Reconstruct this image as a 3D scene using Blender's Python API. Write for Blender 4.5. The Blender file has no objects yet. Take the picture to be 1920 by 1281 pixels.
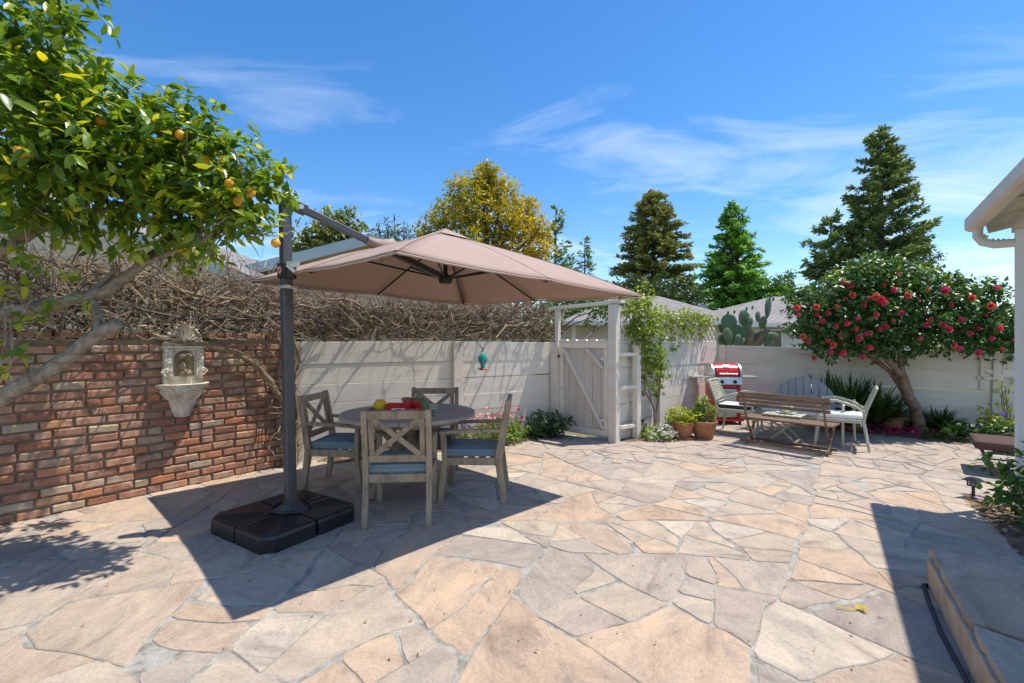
import bpy, math, random
import numpy as np
from mathutils import Vector, Matrix, noise

# ------------------------------------------------------------------ camera, sky, sun, exposure
scene = bpy.context.scene
EYE, FPX = 1.45, 860.0                       # eye height (m), focal length in photo pixels (1920 wide)
cam_d = bpy.data.cameras.new('camera'); cam = bpy.data.objects.new('camera', cam_d)
scene.collection.objects.link(cam); scene.camera = cam
cam.location = (0, 0, EYE); cam.rotation_euler = (math.radians(90), 0, 0)
cam_d.sensor_width = 36; cam_d.lens = FPX / 1920 * 36; cam_d.clip_end = 2000; cam_d.clip_start = 0.05

SUN = Vector((0.38, 0.08, 0.92)).normalized()   # towards the sun
world = bpy.data.worlds.new('World'); scene.world = world; world.use_nodes = True
wn, wl = world.node_tree.nodes, world.node_tree.links
wn.clear()
sky = wn.new('ShaderNodeTexSky'); sky.sky_type = 'NISHITA'; sky.sun_disc = False
sky.sun_elevation = math.asin(SUN.z); sky.sun_rotation = math.atan2(SUN.x, SUN.y)
sky.air_density = 1.0; sky.dust_density = 0.15; sky.ozone_density = 1.2
hs = wn.new('ShaderNodeHueSaturation'); hs.inputs['Saturation'].default_value = 1.34; hs.inputs['Value'].default_value = 1.0
wl.new(sky.outputs[0], hs.inputs['Color'])
tc = wn.new('ShaderNodeTexCoord')
sep = wn.new('ShaderNodeSeparateXYZ'); wl.new(tc.outputs['Generated'], sep.inputs[0])
# project the view direction on a flat cloud layer: xy / (z + c)
addz = wn.new('ShaderNodeMath'); addz.operation = 'ADD'; addz.inputs[1].default_value = 0.12; wl.new(sep.outputs[2], addz.inputs[0])
def div(a):
    n = wn.new('ShaderNodeMath'); n.operation = 'DIVIDE'; wl.new(a, n.inputs[0]); wl.new(addz.outputs[0], n.inputs[1]); return n
dx, dy = div(sep.outputs[0]), div(sep.outputs[1])
cmb = wn.new('ShaderNodeCombineXYZ'); wl.new(dx.outputs[0], cmb.inputs[0]); wl.new(dy.outputs[0], cmb.inputs[1])
mp = wn.new('ShaderNodeMapping'); mp.inputs['Rotation'].default_value = (0, 0, 0.5); mp.inputs['Scale'].default_value = (0.8, 1.7, 1); mp.inputs['Location'].default_value = (3.1, 1.7, 0)
wl.new(cmb.outputs[0], mp.inputs[0])
n1 = wn.new('ShaderNodeTexNoise'); n1.inputs['Scale'].default_value = 1.3; n1.inputs['Detail'].default_value = 9; n1.inputs['Roughness'].default_value = 0.58; n1.inputs['Distortion'].default_value = 0.9
wl.new(mp.outputs[0], n1.inputs['Vector'])
n2 = wn.new('ShaderNodeTexNoise'); n2.inputs['Scale'].default_value = 0.45; n2.inputs['Detail'].default_value = 2
wl.new(mp.outputs[0], n2.inputs['Vector'])
mul = wn.new('ShaderNodeMath'); mul.operation = 'MULTIPLY'; wl.new(n1.outputs[0], mul.inputs[0]); wl.new(n2.outputs[0], mul.inputs[1])
cr = wn.new('ShaderNodeValToRGB'); cr.color_ramp.elements[0].position = 0.228; cr.color_ramp.elements[1].position = 0.42
cr.color_ramp.elements[0].color = (0, 0, 0, 1); cr.color_ramp.elements[1].color = (0.46, 0.46, 0.46, 1)
wl.new(mul.outputs[0], cr.inputs[0])
mixc = wn.new('ShaderNodeMix'); mixc.data_type = 'RGBA'
mixc.inputs[7].default_value = (7.0, 7.2, 7.4, 1)
tint = wn.new('ShaderNodeMix'); tint.data_type = 'RGBA'; tint.blend_type = 'MULTIPLY'; tint.inputs[0].default_value = 1
tint.inputs[7].default_value = (0.98, 1.0, 1.06, 1); wl.new(hs.outputs[0], tint.inputs[6])
wl.new(cr.outputs[0], mixc.inputs[0]); wl.new(tint.outputs[2], mixc.inputs[6])
bg = wn.new('ShaderNodeBackground'); bg.inputs['Strength'].default_value = 0.148
wl.new(mixc.outputs[2], bg.inputs['Color'])
wo = wn.new('ShaderNodeOutputWorld'); wl.new(bg.outputs[0], wo.inputs['Surface'])

sd = bpy.data.lights.new('sun', 'SUN'); sd.energy = 4.3; sd.angle = math.radians(0.53); sd.color = (1.0, 0.93, 0.82)
so = bpy.data.objects.new('sun', sd); scene.collection.objects.link(so)
so.rotation_euler = SUN.to_track_quat('Z', 'Y').to_euler(); so.location = (6, 3, 20)
vs = scene.view_settings
vs.view_transform = 'Standard'; vs.look = 'None'; vs.exposure = 0.38; vs.gamma = 1; vs.use_curve_mapping = False
scene.render.engine = 'CYCLES'
scene.cycles.max_bounces = 7; scene.cycles.transparent_max_bounces = 8

# ------------------------------------------------------------------ helpers
rnd = random.Random(11)
rng = np.random.default_rng(5)
col = scene.collection
PI = math.pi
def U(a, b): return rnd.uniform(a, b)
def G(px, py, z=0.0):                          # photo pixel -> point on the plane at height z
    Y = FPX * (EYE - z) / (py - 640.5); return Vector(((px - 960) / FPX * Y, Y, z))
def P(px, py, Y):                              # photo pixel at a given distance
    return Vector(((px - 960) / FPX * Y, Y, EYE - (py - 640.5) / FPX * Y))
def V(*a): return Vector(a)

def link(o, parent=None):
    col.objects.link(o)
    if parent is not None: o.parent = parent
    return o
def tag(o, label=None, cat=None, group=None, kind=None):
    if label: o['label'] = label
    if cat: o['category'] = cat
    if group: o['group'] = group
    if kind: o['kind'] = kind
    return o
def thing(name, label, cat, loc=(0, 0, 0), rz=0.0, group=None):
    o = bpy.data.objects.new(name, None); o.empty_display_size = 0.1
    link(o); o.location = loc; o.rotation_euler = (0, 0, rz)
    return tag(o, label, cat, group)
def copy_tree(o, parent=None):
    c = o.copy(); col.objects.link(c)
    if parent is not None: c.parent = parent
    for ch in o.children: copy_tree(ch, c)
    return c

class MB:
    def __init__(s): s.v = []; s.f = []
    def add(s, vs_, fs_):
        k = len(s.v); s.v.extend([tuple(v) for v in vs_]); s.f.extend([tuple(i + k for i in f) for f in fs_]); return s
    def box(s, c, size, M=None, taper=1.0):
        x, y, z = size[0] / 2, size[1] / 2, size[2] / 2
        vs_ = [Vector((sx * x * (taper if sz > 0 else 1), sy * y * (taper if sz > 0 else 1), sz * z)) for sz in (-1, 1) for sy in (-1, 1) for sx in (-1, 1)]
        if M is not None: vs_ = [M @ v for v in vs_]
        c = Vector(c); vs_ = [v + c for v in vs_]
        return s.add(vs_, [(0, 2, 3, 1), (4, 5, 7, 6), (0, 1, 5, 4), (2, 6, 7, 3), (0, 4, 6, 2), (1, 3, 7, 5)])
    def bar(s, p0, p1, w, h, up=(0, 0, 1), w1=None, h1=None):       # rectangular bar: w sideways, h along up
        p0, p1 = Vector(p0), Vector(p1); d = (p1 - p0).normalized(); up = Vector(up)
        if abs(d.dot(up)) > 0.99: up = Vector((0, 1, 0))
        sd_ = d.cross(up).normalized(); u = sd_.cross(d).normalized()
        w1 = w if w1 is None else w1; h1 = h if h1 is None else h1
        vs_ = []
        for p, ww, hh in ((p0, w, h), (p1, w1, h1)):
            for a, b in ((-1, -1), (1, -1), (1, 1), (-1, 1)): vs_.append(p + sd_ * a * ww / 2 + u * b * hh / 2)
        return s.add(vs_, [(3, 2, 1, 0), (4, 5, 6, 7), (0, 1, 5, 4), (1, 2, 6, 5), (2, 3, 7, 6), (3, 0, 4, 7)])
    def tube(s, pts, r, n=8, cap=True):
        pts = [Vector(p) for p in pts]; m = len(pts)
        rs = r if isinstance(r, (list, tuple)) else [r] * m
        vs_ = []; prev = None
        for i, p in enumerate(pts):
            d = (pts[min(i + 1, m - 1)] - pts[max(i - 1, 0)])
            d = d.normalized() if d.length > 1e-9 else Vector((0, 0, 1))
            if prev is None:
                a = Vector((0, 0, 1)) if abs(d.z) < 0.9 else Vector((1, 0, 0)); u = d.cross(a).normalized()
            else:
                u = prev - d * prev.dot(d); u = u.normalized() if u.length > 1e-6 else d.orthogonal().normalized()
            prev = u; w = d.cross(u)
            for k in range(n):
                t = 2 * PI * k / n; vs_.append(p + (u * math.cos(t) + w * math.sin(t)) * rs[i])
        fs_ = [(i * n + k, i * n + (k + 1) % n, (i + 1) * n + (k + 1) % n, (i + 1) * n + k) for i in range(m - 1) for k in range(n)]
        if cap: fs_ += [tuple(range(n - 1, -1, -1)), tuple((m - 1) * n + k for k in range(n))]
        return s.add(vs_, fs_)
    def lathe(s, prof, n=24, c=(0, 0, 0), a0=0.0, a1=2 * PI, rf=None, cap=False):
        c = Vector(c); full = abs(a1 - a0 - 2 * PI) < 1e-6; cols = n if full else n + 1; vs_ = []
        for j, (r, z) in enumerate(prof):
            for k in range(cols):
                t = a0 + (a1 - a0) * k / n; rr = r * (rf(t, j) if rf else 1)
                vs_.append(c + Vector((rr * math.cos(t), rr * math.sin(t), z)))
        fs_ = []
        for j in range(len(prof) - 1):
            for k in range(n):
                k2 = (k + 1) % cols
                fs_.append((j * cols + k, j * cols + k2, (j + 1) * cols + k2, (j + 1) * cols + k))
        if cap and full:
            fs_ += [tuple(range(cols - 1, -1, -1)), tuple((len(prof) - 1) * cols + k for k in range(cols))]
        return s.add(vs_, fs_)
    def prism(s, poly, d0, d1, M=None):        # polygon in xy extruded d0..d1 along z, then M
        n = len(poly); vs_ = [Vector((p[0], p[1], d)) for d in (d0, d1) for p in poly]
        if M is not None: vs_ = [M @ v for v in vs_]
        return s.add(vs_, [tuple(range(n - 1, -1, -1)), tuple(range(n, 2 * n))] + [(i, (i + 1) % n, n + (i + 1) % n, n + i) for i in range(n)])
    def sphere(s, c, r, n=12, m=8, sq=(1, 1, 1)):
        c = Vector(c); vs_ = [c + Vector((0, 0, -r * sq[2]))]
        for j in range(1, m):
            t = -PI / 2 + PI * j / m
            for k in range(n): a = 2 * PI * k / n; vs_.append(c + Vector((r * math.cos(t) * math.cos(a) * sq[0], r * math.cos(t) * math.sin(a) * sq[1], r * math.sin(t) * sq[2])))
        vs_.append(c + Vector((0, 0, r * sq[2]))); last = len(vs_) - 1
        fs_ = [(0, 1 + (k + 1) % n, 1 + k) for k in range(n)]
        for j in range(m - 2):
            for k in range(n): fs_.append((1 + j * n + k, 1 + j * n + (k + 1) % n, 1 + (j + 1) * n + (k + 1) % n, 1 + (j + 1) * n + k))
        fs_ += [(last, 1 + (m - 2) * n + k, 1 + (m - 2) * n + (k + 1) % n) for k in range(n)]
        return s.add(vs_, fs_)
    def build(s, name, mat, parent=None, smooth=False, off=None, bevel=0.0, loc=None, solid=0.0):
        me = bpy.data.meshes.new(name)
        v = s.v if off is None else [(a - off[0], b - off[1], c - off[2]) for a, b, c in s.v]
        me.from_pydata(v, [], s.f); me.materials.append(M_(mat))
        if smooth:
            me.polygons.foreach_set('use_smooth', [True] * len(me.polygons))
            try: me.set_sharp_from_angle(angle=math.radians(40))
            except Exception: pass
        me.update()
        o = bpy.data.objects.new(name, me); link(o, parent)
        if loc is not None: o.location = loc
        if bevel > 0:
            b = o.modifiers.new('bevel', 'BEVEL'); b.width = bevel; b.segments = 2; b.limit_method = 'ANGLE'; b.angle_limit = math.radians(35)
        if solid > 0:
            b = o.modifiers.new('thick', 'SOLIDIFY'); b.thickness = solid; b.offset = 0
        return o

def fmesh(name, verts, facesets, mat, parent=None, smooth=False, rnds=None):
    """fast mesh: verts (n,3); facesets list of int arrays (k,m); rnds: list of per-face float arrays"""
    me = bpy.data.meshes.new(name); verts = np.asarray(verts, np.float32)
    me.vertices.add(len(verts)); me.vertices.foreach_set('co', verts.ravel())
    tot = np.concatenate([np.full(len(f), f.shape[1], np.int32) for f in facesets])
    loops = np.concatenate([f.ravel() for f in facesets]).astype(np.int32)
    me.loops.add(len(loops)); me.loops.foreach_set('vertex_index', loops)
    me.polygons.add(len(tot)); st = np.concatenate([[0], np.cumsum(tot)[:-1]]).astype(np.int32)
    me.polygons.foreach_set('loop_start', st); me.polygons.foreach_set('loop_total', tot)
    if smooth: me.polygons.foreach_set('use_smooth', np.ones(len(tot), bool))
    me.update(calc_edges=True)
    if rnds is not None:
        a = me.attributes.new('rnd', 'FLOAT', 'FACE'); a.data.foreach_set('value', np.concatenate(rnds).astype(np.float32))
    me.materials.append(M_(mat))
    o = bpy.data.objects.new(name, me); link(o, parent); return o

def unit(a): return a / np.maximum(np.linalg.norm(a, axis=1, keepdims=True), 1e-9)
def leaf_mesh(name, mat, parent, Pn, D, N, L, W, tint, style='leaf', curl=0.12, off=None):
    Pn = np.asarray(Pn, float); n = len(Pn)
    if off is not None: Pn = Pn - np.asarray(off, float)
    D = unit(np.asarray(D, float)); N = np.asarray(N, float); N = unit(N - D * (N * D).sum(1, keepdims=True)); S = np.cross(D, N)
    L = np.broadcast_to(L, (n,))[:, None]; W = np.broadcast_to(W, (n,))[:, None]
    if style == 'leaf':
        pts = [Pn, Pn + D * L * .3 + S * W * .45 + N * W * .10, Pn + D * L * .66 + S * W * .40 + N * (W * .10 - L * curl * .5), Pn + D * L - N * L * curl,
               Pn + D * L * .66 - S * W * .40 + N * (W * .10 - L * curl * .5), Pn + D * L * .3 - S * W * .45 + N * W * .10,
               Pn + D * L * .3, Pn + D * L * .66 - N * L * curl * .5]
        vt = np.stack(pts, 1).reshape(-1, 3); b = (np.arange(n) * 8)[:, None]
        tri = np.concatenate([b + np.array([[0, 6, 1]]), b + np.array([[7, 3, 2]]), b + np.array([[0, 5, 6]]), b + np.array([[7, 4, 3]])])
        quad = np.concatenate([b + np.array([[6, 7, 2, 1]]), b + np.array([[5, 4, 7, 6]])])
        return fmesh(name, vt, [tri, quad], mat, parent, True, [np.tile(tint, 4), np.tile(tint, 2)])
    if style == 'blade':                          # long strap leaf, 3 segments bending over
        pts = []
        for t, w in ((0, .7), (.4, 1), (.75, .8), (1, .08)):
            c = Pn + D * L * t - np.array([[0, 0, 1]]) * L * curl * t * t * 2
            pts += [c + S * W * w / 2, c - S * W * w / 2]
        vt = np.stack(pts, 1).reshape(-1, 3); b = (np.arange(n) * 8)[:, None]
        quad = np.concatenate([b + np.array([[2 * i, 2 * i + 1, 2 * i + 3, 2 * i + 2]]) for i in range(3)])
        return fmesh(name, vt, [quad], mat, parent, True, [np.tile(tint, 3)])
    pts = [Pn, Pn + D * L * .5 + S * W * .5, Pn + D * L - N * L * curl, Pn + D * L * .5 - S * W * .5]
    vt = np.stack(pts, 1).reshape(-1, 3); b = (np.arange(n) * 4)[:, None]
    return fmesh(name, vt, [b + np.array([[0, 1, 2, 3]])], mat, parent, False, [np.asarray(tint)])

def rdir(n): return unit(rng.normal(size=(n, 3)))
def twig_leaves(clumps, per=6, twig=0.16, up=0.35, droop=0.0, surf=0.5):
    """clumps: (cx,cy,cz, rx,ry,rz, ntwigs). returns leaf base P, direction D, normal N, radial fraction"""
    Ps, Ds, Ns, Fr = [], [], [], []
    for cx, cy, cz, rx, ry, rz, nt in clumps:
        nt = int(nt); o = rdir(nt); rad = rng.random(nt) ** surf
        p = np.array([[cx, cy, cz]]) + o * rad[:, None] * np.array([[rx, ry, rz]])
        d = unit(o * .8 + rng.normal(size=(nt, 3)) * .55 + np.array([[0, 0, up]]))
        for k in range(per):
            t = rng.random(nt)[:, None]; side = rdir(nt); side = unit(side - d * (side * d).sum(1, keepdims=True))
            Ps.append(p + d * t * twig); dd = unit(d * .55 + side * .95 + np.array([[0, 0, -droop]])); Ds.append(dd)
            Ns.append(unit(np.array([[0, 0, 1.0]]) + o * .5 + rng.normal(size=(nt, 3)) * .45)); Fr.append(rad)
    return np.concatenate(Ps), np.concatenate(Ds), np.concatenate(Ns), np.concatenate(Fr)

# ------------------------------------------------------------------ materials
MATS = {}
def M_(m): return MATS[m] if isinstance(m, str) else m
def rgba(c): return (c[0], c[1], c[2], 1)
def ramp(nt, cols, pos=None, interp='LINEAR'):
    r = nt.nodes.new('ShaderNodeValToRGB'); e = r.color_ramp.elements; r.color_ramp.interpolation = interp
    n = len(cols)
    while len(e) < n: e.new(0.5)
    for i, c in enumerate(cols): e[i].position = pos[i] if pos else (i / max(n - 1, 1) if interp == 'LINEAR' else i / n); e[i].color = rgba(c)
    return r
def base_mat(name):
    m = bpy.data.materials.new(name); m.use_nodes = True; nt = m.node_tree; b = nt.nodes['Principled BSDF']; MATS[name] = m
    return m, nt, b
def coords(nt, scale=(1, 1, 1), orand=True):
    t = nt.nodes.new('ShaderNodeTexCoord'); m = nt.nodes.new('ShaderNodeMapping'); m.inputs['Scale'].default_value = scale
    nt.links.new(t.outputs['Object'], m.inputs['Vector'])
    if orand:
        oi = nt.nodes.new('ShaderNodeObjectInfo'); mu = nt.nodes.new('ShaderNodeMath'); mu.operation = 'MULTIPLY'; mu.inputs[1].default_value = 37.0
        nt.links.new(oi.outputs['Random'], mu.inputs[0]); nt.links.new(mu.outputs[0], m.inputs['Location'])
    return m
def noise_(nt, vec, scale, detail=4, rough=.55, dist=0):
    n = nt.nodes.new('ShaderNodeTexNoise'); n.inputs['Scale'].default_value = scale; n.inputs['Detail'].default_value = detail
    n.inputs['Roughness'].default_value = rough; n.inputs['Distortion'].default_value = dist; nt.links.new(vec.outputs[0], n.inputs['Vector']); return n
def bump_(nt, b, src, strength=.3, dist=.01):
    bp = nt.nodes.new('ShaderNodeBump'); bp.inputs['Strength'].default_value = strength; bp.inputs['Distance'].default_value = dist
    nt.links.new(src, bp.inputs['Height']); nt.links.new(bp.outputs[0], b.inputs['Normal'])
def mixrgb(nt, fac, a, b, mode='MIX'):
    m = nt.nodes.new('ShaderNodeMix'); m.data_type = 'RGBA'; m.blend_type = mode
    for sock, val in ((0, fac), (6, a), (7, b)):
        if hasattr(val, 'is_linked') or hasattr(val, 'links'): nt.links.new(val, m.inputs[sock])
        elif isinstance(val, (int, float)): m.inputs[sock].default_value = val
        else: m.inputs[sock].default_value = rgba(val)
    return m.outputs[2]
def simple(name, cols, rough=.6, scale=6, bump=0.0, bscale=80, metal=0, stretch=(1, 1, 1), var=0.0, spec=.5, detail=5, lo=.3, hi=.7, bdist=.004):
    m, nt, b = base_mat(name); v = coords(nt, stretch)
    if len(cols) == 1: cols = [cols[0], [min(1, c * 1.12) for c in cols[0]]]
    n = noise_(nt, v, scale, detail); pos = [lo + (hi - lo) * i / (len(cols) - 1) for i in range(len(cols))]
    r = ramp(nt, cols, pos); nt.links.new(n.outputs[0], r.inputs[0]); out = r.outputs[0]
    if var > 0:
        oi = nt.nodes.new('ShaderNodeObjectInfo'); h = nt.nodes.new('ShaderNodeHueSaturation'); mr = nt.nodes.new('ShaderNodeMapRange')
        mr.inputs[3].default_value = 1 - var; mr.inputs[4].default_value = 1 + var; nt.links.new(oi.outputs['Random'], mr.inputs[0]); nt.links.new(mr.outputs[0], h.inputs['Value'])
        nt.links.new(out, h.inputs['Color']); out = h.outputs[0]
    nt.links.new(out, b.inputs['Base Color']); b.inputs['Roughness'].default_value = rough; b.inputs['Metallic'].default_value = metal; b.inputs['Specular IOR Level'].default_value = spec
    if bump > 0: n2 = noise_(nt, v, bscale, 5, .6); bump_(nt, b, n2.outputs[0], bump, bdist)
    return m
def leafmat(name, cols, pos=None, rough=.42, transl=.3, tcol=None, spec=.5):
    m, nt, b = base_mat(name); a = nt.nodes.new('ShaderNodeAttribute'); a.attribute_name = 'rnd'
    r = ramp(nt, cols, pos); nt.links.new(a.outputs['Fac'], r.inputs[0]); nt.links.new(r.outputs[0], b.inputs['Base Color'])
    b.inputs['Roughness'].default_value = rough; b.inputs['Specular IOR Level'].default_value = spec
    if transl > 0:
        t = nt.nodes.new('ShaderNodeBsdfTranslucent'); g = nt.nodes.new('ShaderNodeMix'); g.data_type = 'RGBA'; g.blend_type = 'MULTIPLY'; g.inputs[0].default_value = 1
        nt.links.new(r.outputs[0], g.inputs[6]); g.inputs[7].default_value = rgba(tcol or (1.9, 1.9, 0.8)); nt.links.new(g.outputs[2], t.inputs[0])
        mx = nt.nodes.new('ShaderNodeMixShader'); mx.inputs[0].default_value = transl
        nt.links.new(b.outputs[0], mx.inputs[1]); nt.links.new(t.outputs[0], mx.inputs[2]); nt.links.new(mx.outputs[0], nt.nodes['Material Output'].inputs['Surface'])
    return m

# --- ground and masonry
def stone_mat():
    m, nt, b = base_mat('flagstone'); v = coords(nt)
    oi = nt.nodes.new('ShaderNodeObjectInfo')
    pal = [(0.496, 0.4, 0.308), (0.457, 0.383, 0.318), (0.528, 0.4, 0.293), (0.423, 0.363, 0.306), (0.52, 0.435, 0.346), (0.481, 0.376, 0.288), (0.561, 0.48, 0.39), (0.448, 0.371, 0.306), (0.52, 0.388, 0.282), (0.489, 0.411, 0.332), (0.528, 0.427, 0.329), (0.471, 0.388, 0.308), (0.504, 0.42, 0.332), (0.392, 0.339, 0.293), (0.489, 0.391, 0.306), (0.545, 0.411, 0.301)]
    r = ramp(nt, pal, None, 'CONSTANT'); nt.links.new(oi.outputs['Random'], r.inputs[0])
    # cleft layers: stretched bands turned by a random angle per stone
    vr = nt.nodes.new('ShaderNodeVectorRotate'); vr.rotation_type = 'Z_AXIS'; nt.links.new(v.outputs[0], vr.inputs['Vector'])
    an = nt.nodes.new('ShaderNodeMath'); an.operation = 'MULTIPLY'; an.inputs[1].default_value = 47.0; nt.links.new(oi.outputs['Random'], an.inputs[0]); nt.links.new(an.outputs[0], vr.inputs['Angle'])
    st = nt.nodes.new('ShaderNodeMapping'); st.inputs['Scale'].default_value = (.7, 1.35, 1); nt.links.new(vr.outputs[0], st.inputs[0])
    n = noise_(nt, st, 3.4, 8, .66, .9); r2 = ramp(nt, [(.55, .53, .55), (.86, .84, .84), (1.0, 1, 1), (1.22, 1.12, 1.0)], [.28, .42, .54, .74]); nt.links.new(n.outputs[0], r2.inputs[0])
    c = mixrgb(nt, .95, r.outputs[0], r2.outputs[0], 'MULTIPLY')
    n3 = noise_(nt, v, 1.9, 7, .68, 1.4); r3 = ramp(nt, [(0, 0, 0), (1, 1, 1)], [.54, .68]); nt.links.new(n3.outputs[0], r3.inputs[0])
    f3 = nt.nodes.new('ShaderNodeMath'); f3.operation = 'MULTIPLY'; f3.inputs[1].default_value = .55; nt.links.new(r3.outputs[0], f3.inputs[0])
    c = mixrgb(nt, f3.outputs[0], c, (.30, .265, .235))
    n6 = noise_(nt, v, 5.5, 8, .7, .4); r6 = ramp(nt, [(0, 0, 0), (1, 1, 1)], [.63, .72]); nt.links.new(n6.outputs[0], r6.inputs[0])
    f6 = nt.nodes.new('ShaderNodeMath'); f6.operation = 'MULTIPLY'; f6.inputs[1].default_value = .7; nt.links.new(r6.outputs[0], f6.inputs[0]); c = mixrgb(nt, f6.outputs[0], c, (.60, .53, .44))
    n4 = noise_(nt, v, 55, 6, .8); r4 = ramp(nt, [(.68, .67, .66), (1, 1, 1), (1.14, 1.13, 1.1)], [.30, .5, .74]); nt.links.new(n4.outputs[0], r4.inputs[0])
    c = mixrgb(nt, .85, c, r4.outputs[0], 'MULTIPLY')
    nt.links.new(c, b.inputs['Base Color']); b.inputs['Roughness'].default_value = .8; b.inputs['Specular IOR Level'].default_value = .25
    n5 = noise_(nt, st, 6, 10, .72, .8); bump_(nt, b, n5.outputs[0], 1.0, .022)
stone_mat()
def brick_mat():
    m, nt, b = base_mat('brick'); v = coords(nt); oi = nt.nodes.new('ShaderNodeObjectInfo')
    pal = [(0.402, 0.167, 0.104), (0.341, 0.149, 0.093), (0.427, 0.199, 0.125), (0.487, 0.211, 0.114), (0.316, 0.142, 0.093), (0.45, 0.248, 0.163), (0.378, 0.186, 0.125), (0.512, 0.211, 0.104), (0.415, 0.224, 0.147), (0.353, 0.161, 0.104), (0.497, 0.37, 0.244), (0.432, 0.24, 0.152), (0.329, 0.155, 0.098), (0.432, 0.24, 0.152)]
    r = ramp(nt, pal, None, 'CONSTANT'); nt.links.new(oi.outputs['Random'], r.inputs[0])
    n = noise_(nt, v, 14, 6, .6, .3); r2 = ramp(nt, [(.6, .6, .62), (1, 1, 1), (1.2, 1.15, 1.1)], [.3, .5, .72]); nt.links.new(n.outputs[0], r2.inputs[0])
    c = mixrgb(nt, .9, r.outputs[0], r2.outputs[0], 'MULTIPLY')
    n3 = noise_(nt, v, 9, 6, .7, .8); r3 = ramp(nt, [(0, 0, 0), (1, 1, 1)], [.44, .64]); nt.links.new(n3.outputs[0], r3.inputs[0])
    mu = nt.nodes.new('ShaderNodeMath'); mu.operation = 'MULTIPLY'; nt.links.new(r3.outputs[0], mu.inputs[0])
    w = nt.nodes.new('ShaderNodeMath'); w.operation = 'MULTIPLY'; w.inputs[1].default_value = 7.31; nt.links.new(oi.outputs['Random'], w.inputs[0])
    fr = nt.nodes.new('ShaderNodeMath'); fr.operation = 'FRACT'; nt.links.new(w.outputs[0], fr.inputs[0]); nt.links.new(fr.outputs[0], mu.inputs[1])
    c = mixrgb(nt, mu.outputs[0], c, (.48, .40, .31))
    nt.links.new(c, b.inputs['Base Color']); b.inputs['Roughness'].default_value = .85; b.inputs['Specular IOR Level'].default_value = .25
    n5 = noise_(nt, v, 45, 6, .7); bump_(nt, b, n5.outputs[0], .6, .006)
brick_mat()
simple('patio_mortar', [(.22, .205, .175), (.37, .355, .315), (.47, .455, .41)], .9, 16, 1.0, 60, spec=.2, bdist=.012)
simple('brick_mortar', [(.22, .165, .11), (.36, .285, .20)], .95, 9, .8, 70, spec=.1)
simple('soil', [(.09, .06, .04), (.19, .135, .09), (.30, .23, .16)], .95, 14, 1.0, 50, spec=.1, bdist=.02)
simple('ground', [(.12, .12, .05), (.2, .17, .09)], .95, 1.5, .5, 20, spec=.1)
simple('step_face', [(.40, .28, .185), (.53, .39, .27), (.57, .45, .33)], .85, 6, .7, 40, spec=.2)
simple('white_paint', [(.52, .45, .36), (.70, .63, .53), (.74, .675, .575), (.77, .705, .61)], .6, 5, .4, 60, stretch=(.35, 2, 2), var=.05, detail=9, lo=.22, spec=.3)
simple('shaded_paint', [(.54, .48, .41), (.63, .57, .49)], .6, 6, .2, 70, stretch=(1, 1, .3), var=.05, spec=.3)  # gate boards: cream paint greyed, their shade put into the colour
simple('fountain', [(.34, .265, .18), (.62, .54, .43), (.76, .70, .60)], .75, 16, .5, 60, lo=.28, hi=.6)
simple('fountain_stain', [(.17, .115, .055), (.38, .30, .19)], .75, 20, .4, 60)
simple('bark_citrus', [(.16, .12, .085), (.30, .24, .175), (.42, .36, .28)], .9, 22, .8, 60, stretch=(1, 1, 1), spec=.15)
simple('bark_camellia', [(.17, .11, .075), (.33, .24, .17)], .85, 16, .6, 50, spec=.2)
simple('bark_dark', [(.07, .05, .035), (.14, .10, .075)], .95, 8, .5, 30, spec=.1)
simple('vine_twig', [(.13, .085, .05), (.30, .225, .15), (.52, .44, .34)], .9, 11, 0, spec=.15)
simple('vine_trunk', [(.17, .115, .07), (.36, .28, .19)], .9, 25, .7, 70, spec=.15)
# --- furniture
simple('pole_metal', [(.085, .085, .09), (.105, .105, .11)], .42, 20, metal=.4)
simple('dark_metal', [(.018, .016, .016), (.03, .028, .027)], .45, 20, metal=.3)
simple('steel', [(.62, .61, .58), (.72, .71, .68)], .3, 10, metal=.85)
simple('base_plastic', [(.010, .010, .013), (.020, .020, .025)], .38, 30, .2, 120)
simple('chair_wood', [(.21, .15, .095), (.345, .26, .175), (.42, .325, .225)], .65, 7, .3, 60, stretch=(3, 3, .7), var=.06, spec=.3)
simple('table_wood', [(.36, .31, .26), (.47, .41, .35)], .6, 7, .25, 60, stretch=(1, 6, 1), var=.06, spec=.35)
simple('cushion_blue', [(.20, .26, .305), (.235, .30, .34)], .85, 40, .25, 300, spec=.2)
simple('bench_wood', [(.12, .07, .045), (.21, .135, .09), (.27, .19, .13)], .7, 9, .3, 70, stretch=(.6, 5, 5), var=.12, spec=.25)
simple('sage_metal', [(.44, .43, .32), (.52, .51, .40)], .45, 10, spec=.4)
simple('sage_wood', [(.38, .36, .25), (.50, .48, .36)], .65, 9, .2, 60, stretch=(.6, 4, 4), var=.06)
simple('shaded_slat', [(.27, .28, .29), (.32, .33, .335)], .6, 8)  # loveseat back: the grey of its shade put into the slat colour
simple('white_cloth', [(.72, .73, .77), (.80, .80, .82)], .85, 20, .1, 150, spec=.2)
simple('black_cloth', [(.02, .02, .022), (.04, .04, .042)], .8, 20)
simple('brown_cloth', [(.075, .045, .038), (.12, .075, .062)], .85, 5, .15, 200, stretch=(.4, 24, 1), spec=.2)
simple('green_metal', [(.03, .06, .055), (.055, .085, .08)], .4, 12, metal=.3)
simple('bbq_red', [(.50, .012, .015), (.56, .02, .02)], .22, 4, spec=.6)
simple('terracotta', [(.27, .105, .05), (.37, .16, .085), (.43, .22, .13)], .8, 8, .3, 60, spec=.2)
simple('black_rubber', [(.015, .015, .016), (.03, .03, .03)], .55, 20)
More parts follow.
